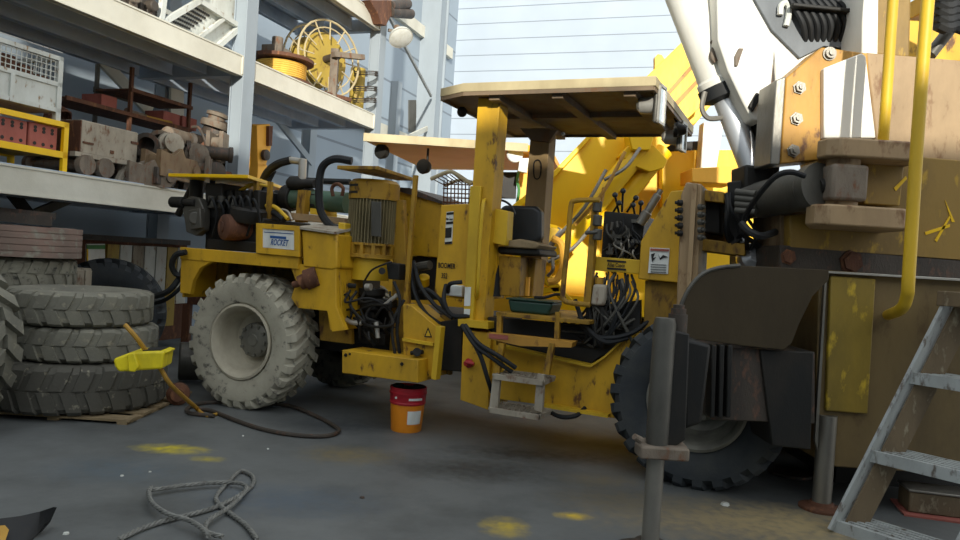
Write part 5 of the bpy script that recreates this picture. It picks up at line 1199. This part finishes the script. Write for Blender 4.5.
for (x, y) in ((385, 152), (427, 167)):
    mb = MB(); p = FD.wp(x, y, 9.5); mb.lathe(p+Vector((-.06, -.06, 0)), (.5, .8, 0), [(0, .09), (.03, .1), (.1, .08), (.14, .03)], 16); mb.cyl(p, Vector((p.x, p.y, zr-.03)), .015); build('hanging_lamp', mb, M['dark'], ro)
mb = MB(); p = FD.wp(515, 154, 9.3); mb.lathe(p, (.3, -1, 0), [(-.1, .05), (0, .11), (.02, .1)], 20); build('round_lamp', mb, M['white'], ro)
mb = MB(); mb.pp(FD, 9.3, 9.4, [(520, 158), (529, 158), (527, 173), (518, 171)]); build('box_lamp', mb, M['white'], ro, bevel=.008)
mb = MB(); mb.tube([FD.wp(x, y, 9.7) for x, y in ((519, 171), (517, 180), (519, 190), (517, 204))], .02); build('green_hose', mb, M['signgreen'], rfm)
# ------------------------------------------------------------------ right hand machine
rm = thing('jacked_machine', 'massive dark-steel machine on jacks cut by the right edge, with yellow handrails', 'machine', (3.2, 5, 0))
def X(name, b, d, pts, mat, parent=rm, bevel=.008, **k):
    mb = MB(); mb.pp(FD, b, b+d, pts); return build(name, mb, M[mat], parent, bevel=bevel, **k)
# box
bxr = X('tank_box', 4.85, 1.2, [(826, 270), (1010, 283), (1010, 478), (836, 467), (818, 460), (815, 440), (819, 272)], 'boxbrown')
X('raised_plate', 4.81, .035, [(831, 276), (876, 279), (868, 414), (826, 411)], 'wornyellow', bxr)
X('edge_strip', 4.82, .03, [(825.5, 270), (827.5, 270), (817.5, 450), (815, 440)], 'steel', bxr, 0)
X('top_lip', 4.78, .2, [(735, 265.5), (1010, 281.5), (1010, 284), (735, 267.5)], 'silver', bxr, .002)
X('side_beam', 4.9, 1.0, [(780, 245), (1010, 262), (1010, 285), (780, 269)], 'scrapdark', bxr)
for x, y, r in ((788, 257, .04), (851, 262, .06)):
    mb = MB(); mb.bolt(FD.wp(x, y, 4.9), (0, -1, 0), r, .03); Q('bolt', mb, M['rust'], bxr)
# curved guard plate (bent sheet)
top = [(735, 266), (826, 269)]
pts = [(829, 270), (740, 265.5), (720, 267.5), (704, 273), (692, 284), (683, 300), (676, 320), (671, 337), (700, 340), (745, 346), (784, 350), (792, 343), (800, 322), (813, 296), (829, 280)]
gp = X('guard_plate', 4.55, .03, pts, 'olive', rm, .004)
mb = MB(); mb.tube([FD.wp(x, y, 4.55) for x, y in pts[1:8]], .012, 8, 3); Q('rim', mb, M['darkgrey'], gp)
mb = MB(); mb.pp(FD, 4.6, 5.0, [(740, 268), (790, 270), (780, 330), (745, 335)]); Q('support', mb, M['dark'], gp)
arm_ = X('outrigger_beam', 4.62, .45, [(706, 346), (815, 352), (815, 424), (712, 420)], 'scrapdark')
X('end_block', 4.6, .5, [(760, 350), (814, 352), (811, 450), (772, 446)], 'dark', arm_)
for x in (712, 720, 728): X('rib', 4.55, .1, [(x, 345), (x+5, 345), (x+3, 418), (x-2, 418)], 'dark', arm_)
mb = MB(); mb.pp(FD, 4.12, 4.7, [(684, 338), (712, 345), (702, 424), (684, 430)]); Q('slide_tube', mb, M['dark'], arm_, bevel=.02)
# front jack
jk = thing('support_jack', 'upright grey support jack in front of the dark outrigger beam', 'jack', G(651, 556))
def J(name, mb, mat, par=jk, **k): return build(name, mb, M[mat], par, **k)
base = G(649, 556)
fj = Frame((0, base.y), (1, 0))
xa = base.x
zt_ = fj.p(667, 318, 0)[1]; zs = fj.p(657, 454, 0)[1]
mb = MB(); mb.cyl((xa, base.y, .02), (xa, base.y, zs+.1), .046, seg=28); J('piston', mb, 'steel')
mb = MB(); mb.lathe((xa, base.y, 0), (0, 0, 1), [(0, .2), (.02, .2), (.04, .1), (.08, .08)], 28); J('foot', mb, 'scrapdark')
mb = MB(); mb.lathe((xa, base.y, zs), (0, 0, 1), [(0, .05), (.0, .058), (zt_-zs-.03, .058), (zt_-zs, .05)], 32); slv = J('sleeve', mb, 'darkgrey')
mb = MB(); mb.cyl((xa+.085, base.y+.07, zs+.03), (xa+.085, base.y+.07, zt_+.02), .05, seg=28); mb.lathe((xa+.085, base.y+.07, zt_+.02), (0, 0, 1), [(0, .04), (.03, .04), (.03, .03), (.05, .03)], 16); J('outer_tube', mb, 'scrapdark', slv)
mb = MB(); mb.slab(FD, [(xa-.1, base.y-.09), (xa+.15, base.y-.09), (xa+.17, base.y+.18), (xa-.06, base.y+.12), (xa-.11, base.y+.02)], zs-.01, zs+.055); J('clamp_plate', mb, 'scrap', slv, bevel=.01)
mb = MB(); mb.lathe((xa-.1, base.y-.06, zs+.08), (-.5, -.3, .3), [(0, .02), (.05, .016)], 10); J('pin', mb, 'scrap', slv)
mb = MB(); mb.pp(FD, base.y-.02, base.y+.16, [(672, 330), (690, 334), (686, 440), (668, 452), (660, 452)]); J('slide_block', mb, 'dark', slv, bevel=.01)
# rear jack
b2 = G(828, 514)
j2 = thing('support_jack', 'short steel jack with round foot plate under the box corner', 'jack', b2)
mb = MB(); mb.cyl((b2.x, b2.y+.1, .02), (b2.x, b2.y+.1, .62), .06, seg=24); J('piston', mb, 'steel', j2)
mb = MB(); mb.lathe((b2.x, b2.y+.1, 0), (0, 0, 1), [(0, .14), (.015, .14), (.03, .08), (.05, .07)], 28); J('foot_plate', mb, 'rust', j2)
mb = MB(); mb.lathe(G(790, 474)+Vector((0, 0, 0)), (0, 0, 1), [(0, .16), (.02, .16), (.035, .04)], 24); tag(build('foot_plate', mb, M['scrapdark']), 'round steel foot plate lying on the floor left of the short jack', 'plate')
# upper structure
hp_ = X('pivot_body', 4.9, .5, [(838, 150), (960, 160), (1010, 170), (1010, 266), (790, 248), (790, 215), (820, 212), (828, 190)], 'brownyellow')
X('backplate', 5.0, .5, [(780, 200), (850, 204), (850, 250), (780, 246)], 'brownscrap', hp_)
zu = FD.p(870, 145, 4.5)[1]
for (yt, yb_, dl) in ((137, 156, 0), (204, 225, -7)):
    zt2 = FD.p(870, yt+3, 4.5)[1]; zb2 = FD.p(870, yb_+3, 4.5)[1]
    xl = FD.p(821+dl, 150, 4.5)[0]; xr = FD.p(926+dl, 150, 4.5)[0]
    mb = MB(); mb.slab(FD, [(xl+.03, 4.62), (xl+.04, 4.52), (xl+.1, 4.46), (xr-.08, 4.46), (xr, 4.52), (xr+.02, 4.95), (xl+.2, 4.95)], zb2, zt2); Q('hinge_plate', mb, M['tan'], hp_, bevel=.012)
z0 = FD.p(850, 206, 4.5)[1]; z1 = FD.p(850, 156, 4.5)[1]; xx = FD.p(843, 180, 4.6)[0]
mb = MB(); mb.cyl((xx, 4.62, z0), (xx, 4.62, z1), .1, seg=28); Q('hinge_pin', mb, M['tan'], hp_)
mb = MB(); mb.box(FD, xx-.12, xx+.1, 4.48, 4.78, (z0+z1)/2-.12, (z0+z1)/2+.1); Q('rod_eye', mb, M['scrap'], hp_, bevel=.02)
X('web_plate', 4.7, .2, [(868, 158), (905, 160), (900, 206), (864, 204)], 'brownyellow', hp_)
for pts in ([(894, 188), (906, 176), (907, 179), (896, 191)], [(935, 240), (950, 215), (951, 216.5), (937, 242)], [(945, 200), (955, 222), (952, 222)], [(925, 232), (950, 224), (950, 227), (926, 235)]): X('scratch', 4.895 if pts[0][0] > 910 else 4.695, .004, pts, 'yellow_bright', hp_, 0)
# bolted plate
bp2 = X('bolted_plate', 4.95, .25, [(780, 164), (786, 78), (822, 47), (868, 53), (872, 140), (822, 140), (820, 160)], 'goldplate', rm, .01)
X('plate_flank', 4.9, .3, [(770, 164), (776, 80), (786, 76), (780, 165)], 'steel', bp2)
X('lit_web', 4.9, .1, [(824, 68), (862, 53), (866, 56), (876, 138), (824, 138)], 'whitesunlit', bp2)  # white colour paints the sunlight falling on this web
for (x, y) in ((799, 88), (796, 119), (793, 151), (829, 54)):
    mb = MB(); p = FD.wp(x, y, 4.95); mb.lathe(p, (0, -1, 0), [(0, .045), (.012, .045), (.012, .034), (.035, .034), (.035, .018), (.05, .018)], 20 if y == 54 else 6); Q('bolt', mb, M['steel'], bp2)
# big block
X('main_block', 4.95, 1.2, [(866, 52), (960, 60), (1010, 64), (1010, 185), (880, 165), (876, 140)], 'tan', rm, .015)
X('mast_column', 5.0, .8, [(866, -90), (914, -90), (910, 58), (864, 54)], 'brownyellow', rm, .015)
X('mast_column', 4.98, .3, [(864, -90), (880, -90), (878, 56), (862, 54)], 'whitesunlit', rm, .01)  # white strip paints the sunlit left side of the mast
X('rear_beam', 6.0, .4, [(905, 20), (1010, 25), (1010, 62), (905, 60)], 'yellow', rm)
X('rear_beam', 6.2, .4, [(930, -10), (1010, -10), (1010, 12), (930, 8)], 'yellow', rm)
mb = MB(); mb.cyl(FD.wp(930, 55, 5.6), FD.wp(951, 28, 5.6), .045); Q('small_cylinder', mb, M['darkgrey'], rm)
for k in range(5):
    mb = MB(); y = -4+k*7; mb.tube([FD.wp(935, y, 5.4), FD.wp(945, y+4, 5.3), (FD.wp(955, y+2, 5.4)), FD.wp(975, y+10, 5.4)], .045, 8); Q('hose', mb, M['black'], rm)
# hydraulic cylinder horizontal
cp0 = FD.wp(748, 203, 5.25); cp1 = FD.wp(822, 186, 4.6)
dv = (cp1-cp0); Lc = dv.length
mb = MB(); mb.lathe(cp0, dv, [(0, .06), (.01, .115), (.1, .12), (.12, .125), (Lc-.1, .135), (Lc-.08, .15), (Lc-.01, .15), (Lc, .08)], 32); hc = Q('slew_cylinder', mb, M['darkgrey'], rm)
mb = MB(); mb.cyl(cp1-dv.normalized()*.02, FD.wp(852, 182, 4.6), .05); Q('rod', mb, M['dark'], hc)
mb = MB(); mb.cyl(cp0-dv.normalized()*.2, cp0+dv.normalized()*.02, .07); Q('end_cap', mb, M['dark'], hc)
hose([(805, 176, 4.5), (790, 172, 4.5), (775, 177, 4.55), (758, 196, 4.7), (746, 215, 4.9), (742, 232, 5.0)], .018, M['black'], hc, fr=FD)
hose([(742, 224, 4.9), (750, 232, 4.8), (762, 236, 4.8), (775, 232, 5.0)], .025, M['black'], hc, fr=FD)
mb = MB()
for k in range(4): mb.cyl(FD.wp(736, 192+k*6, 5.1), FD.wp(756, 194+k*6, 5.0), .025)
Q('manifold', mb, M['darkgrey'], hc)
# lift cylinder and boom root
b0_ = FD.wp(700, -30, 5.6); b1_ = FD.wp(722, 92, 5.6); r1_ = FD.wp(760, 187, 5.45)
ax_ = (r1_-FD.wp(676, -30, 5.6))
top_ = FD.wp(672, -40, 5.6); mid_ = FD.wp(723, 92, 5.6)
mb = MB(); d = (mid_-top_); mb.lathe(top_, d, [(0, .15), (d.length-.12, .15), (d.length-.1, .165), (d.length-.01, .165), (d.length, .1)], 32); lc = Q('lift_cylinder', mb, M['whitesunlit'], rm)
mb = MB(); mb.lathe(mid_+d.normalized()*.002, d, [(-.06, .16), (-.06, .175), (.03, .175), (.06, .11)], 32); Q('gland', mb, M['black'], lc)
mb = MB(); mb.cyl(mid_, r1_, .092, seg=32); Q('rod', mb, M['chrome'], lc)
mb = MB(); mb.tube([FD.wp(x, y, 5.45) for x, y in ((713, 40), (716, 46), (713, 56), (716, 62))], .03); Q('clamp', mb, M['scrap'], lc)
mb = MB(); mb.tube([FD.wp(x, y, 5.5) for x, y in ((705, 92), (702, 108), (708, 118), (722, 118))], .02); Q('port_pipe', mb, M['steel'], lc)
br = X('boom_root', 5.3, .35, [(716, -60), (800, -60), (806, 20), (822, 50), (786, 76), (776, 84), (774, 60), (770, 100), (762, 122), (752, 120), (742, 100), (728, 70), (718, 40)], 'whitesunlit', rm, .03)
X('recess', 5.28, .03, [(735, 56), (739, 48), (744, 48), (741, 56), (738, 66), (735, 66)], 'scrap', br, .006)
X('slot', 5.27, .04, [(749, 106), (757, 92), (760, 94), (760, 100), (753, 112)], 'dark', br, .006)
X('flank', 5.32, .6, [(768, 56), (822, 47), (786, 77), (774, 90), (770, 118), (757, 122), (764, 96)], 'scrapdark', br, .01)
mb = MB(); mb.tube([FD.wp(x, y, 5.25) for x, y in ((780, 15), (781, 6), (786, 3), (789, 8), (788, 18), (786, 26))], .022); Q('lifting_hook', mb, M['whitesteel'], br)
X('rod_bearing', 5.2, .3, [(745, 164), (775, 168), (778, 205), (745, 205)], 'dark', rm, .02)
X('boom_side', 5.35, .5, [(760, 110), (785, 110), (780, 175), (765, 170)], 'dark', rm, .02)
for k in range(8):
    x0_ = 792+k*6.5
    hose([(x0_-8, -20, 5.3), (x0_-4, -4, 5.25), (x0_+4+k*.6, 10, 5.22), (x0_+11+k*.5, 24, 5.22), (x0_+13-k*.6, 40, 5.28), (x0_+9-k, 50, 5.34)], .021, M['black'], rm, fr=FD)
X('shaded_flank', 5.27, .03, [(744, -20), (864, -20), (862, 50), (824, 46), (800, 58), (772, 30)], 'shadegrey', br, .004)  # grey sheet paints the shade on the boom's upper flank
X('hose_clamp', 5.15, .06, [(793, 2), (852, 8), (852, 12), (793, 6)], 'dark', rm)
# handrails
mb = MB(); mb.tube([FD.wp(x, y, b) for x, y, b in ((934, -60, 4.15), (927, 10, 4.15), (918, 130, 4.15), (909, 270, 4.15), (907, 296, 4.18), (901, 309, 4.3), (888, 315, 4.82))], .034, 14, 5); Q('handrail', mb, M['yellow_clean'], rm)
mb = MB(); mb.tube([FD.wp(x, y, b) for x, y, b in ((897, -60, 4.6), (893, 0, 4.6), (884, 130, 4.6), (882, 150, 4.7))], .032, 14, 3); Q('handrail', mb, M['yellow_clean'], rm)
# tracks/mass below so that it stands
mb = MB(); mb.box(FD, 2.75, 4.5, 5.5, 7.0, 0, 1.5); Q('undercarriage', mb, M['inkblack'], rm)
mb = MB(); mb.box(FD, 2.0, 2.9, 5.4, 5.9, .3, 1.3); Q('undercarriage', mb, M['dark'], rm)
# step ladder
f1_ = G(833, 531); 
wd = Vector((.62, -.78, 0)).normalized(); up2 = Vector((.97, .08, 0)).normalized()
fl2 = Frame(f1_, wd)
ld = thing('access_ladder', 'worn grey metal ladder leaning on the machine at the right edge', 'ladder', f1_)
# top of left stile from pixel on plane through foot with direction up2
pl_n = Vector((-up2.y, up2.x, 0))
Tp = hit(950, 300, f1_, pl_n)
st_d = Tp-f1_; print('ladder', Tp, st_d)
Wd = .62
nrm = st_d.cross(wd).normalized()
for off, nm in ((0, 'a'), (Wd, 'b')):
    mb = MB(); p = f1_+wd*off; q = p+st_d
    inn = wd*(.02 if off == 0 else -.02)
    mb.bar(p, q, .125, .02, upv=wd); so5 = Q('stile', mb, M['ladder'], ld, bevel=.003)
    mb = MB(); side = st_d.normalized(); h_ = Vector((up2.x, up2.y, 0))*.16
    s0 = wd*(.01 if off == 0 else -.02)
    vs = []
    for e in (s0, s0+wd*.012):
        vs += [p+e+h_*.2, q+e+h_*.2, q+e+h_*1.1, p+e+h_*1.1]
    mb.add(vs, [(3, 2, 1, 0), (4, 5, 6, 7), (0, 1, 5, 4), (1, 2, 6, 5), (2, 3, 7, 6), (3, 0, 4, 7)]); Q('side_plate', mb, M['ladderbrown'], so5)
for z in [.02]+[hit(x, y, f1_, pl_n).z-.03 for x, y in ((873, 453), (911, 375))]:
    t = (z+.01)/st_d.z; p = f1_+st_d*t; pz = Vector((p.x, p.y, z))
    tr_ = MB(); f_ = Frame((p.x, p.y), wd)
    tr_.box(f_, .0, Wd, -.02, .0, z-.02, z+.05); tro = Q('tread', tr_, M['ladder' if z < 1 else 'rustred'], ld)
    mb = MB()
    for k in range(6): mb.box(f_, .01, Wd-.01, .0+k*.045, .02+k*.045, z+.03, z+.048)
    for k in range(5): mb.box(f_, .01+k*(Wd-.04)/4, .03+k*(Wd-.04)/4, 0, .25, z, z+.03)
    Q('grating', mb, M['ladder'], tro)
zt4 = hit(928, 300, f1_, pl_n).z; pq = f1_+st_d*(zt4/st_d.z); fq = Frame((pq.x, pq.y), wd)
mb = MB(); mb.box(fq, -.04, Wd+.05, -.09, .4, zt4-.03, zt4+.06); Q('top_platform', mb, M['ladderbrown'], ld, bevel=.006)
# block on floor at the right
bl = G(908, 514); fb = Frame(bl, (.97, -.22))
pl2 = tag(build('floor_plate', MB().slab(fb, [(-.04, -.06), (.42, -.08), (.46, .28), (-.02, .3)], 0, .012), M['rustred']), 'thin reddish steel plate under the dark block', 'plate')
kb = thing('steel_box_block', 'dark rusty box block sitting on the reddish plate at right', 'block', bl)
mb = MB(); mb.box(fb, 0, .36, 0, .22, .013, .15); build('body', mb, M['ladderbrown'], kb, bevel=.01)
mb = MB(); mb.box(fb, -.01, .37, -.01, .23, .15, .165); build('top_plate', mb, M['steel'], kb, bevel=.004)
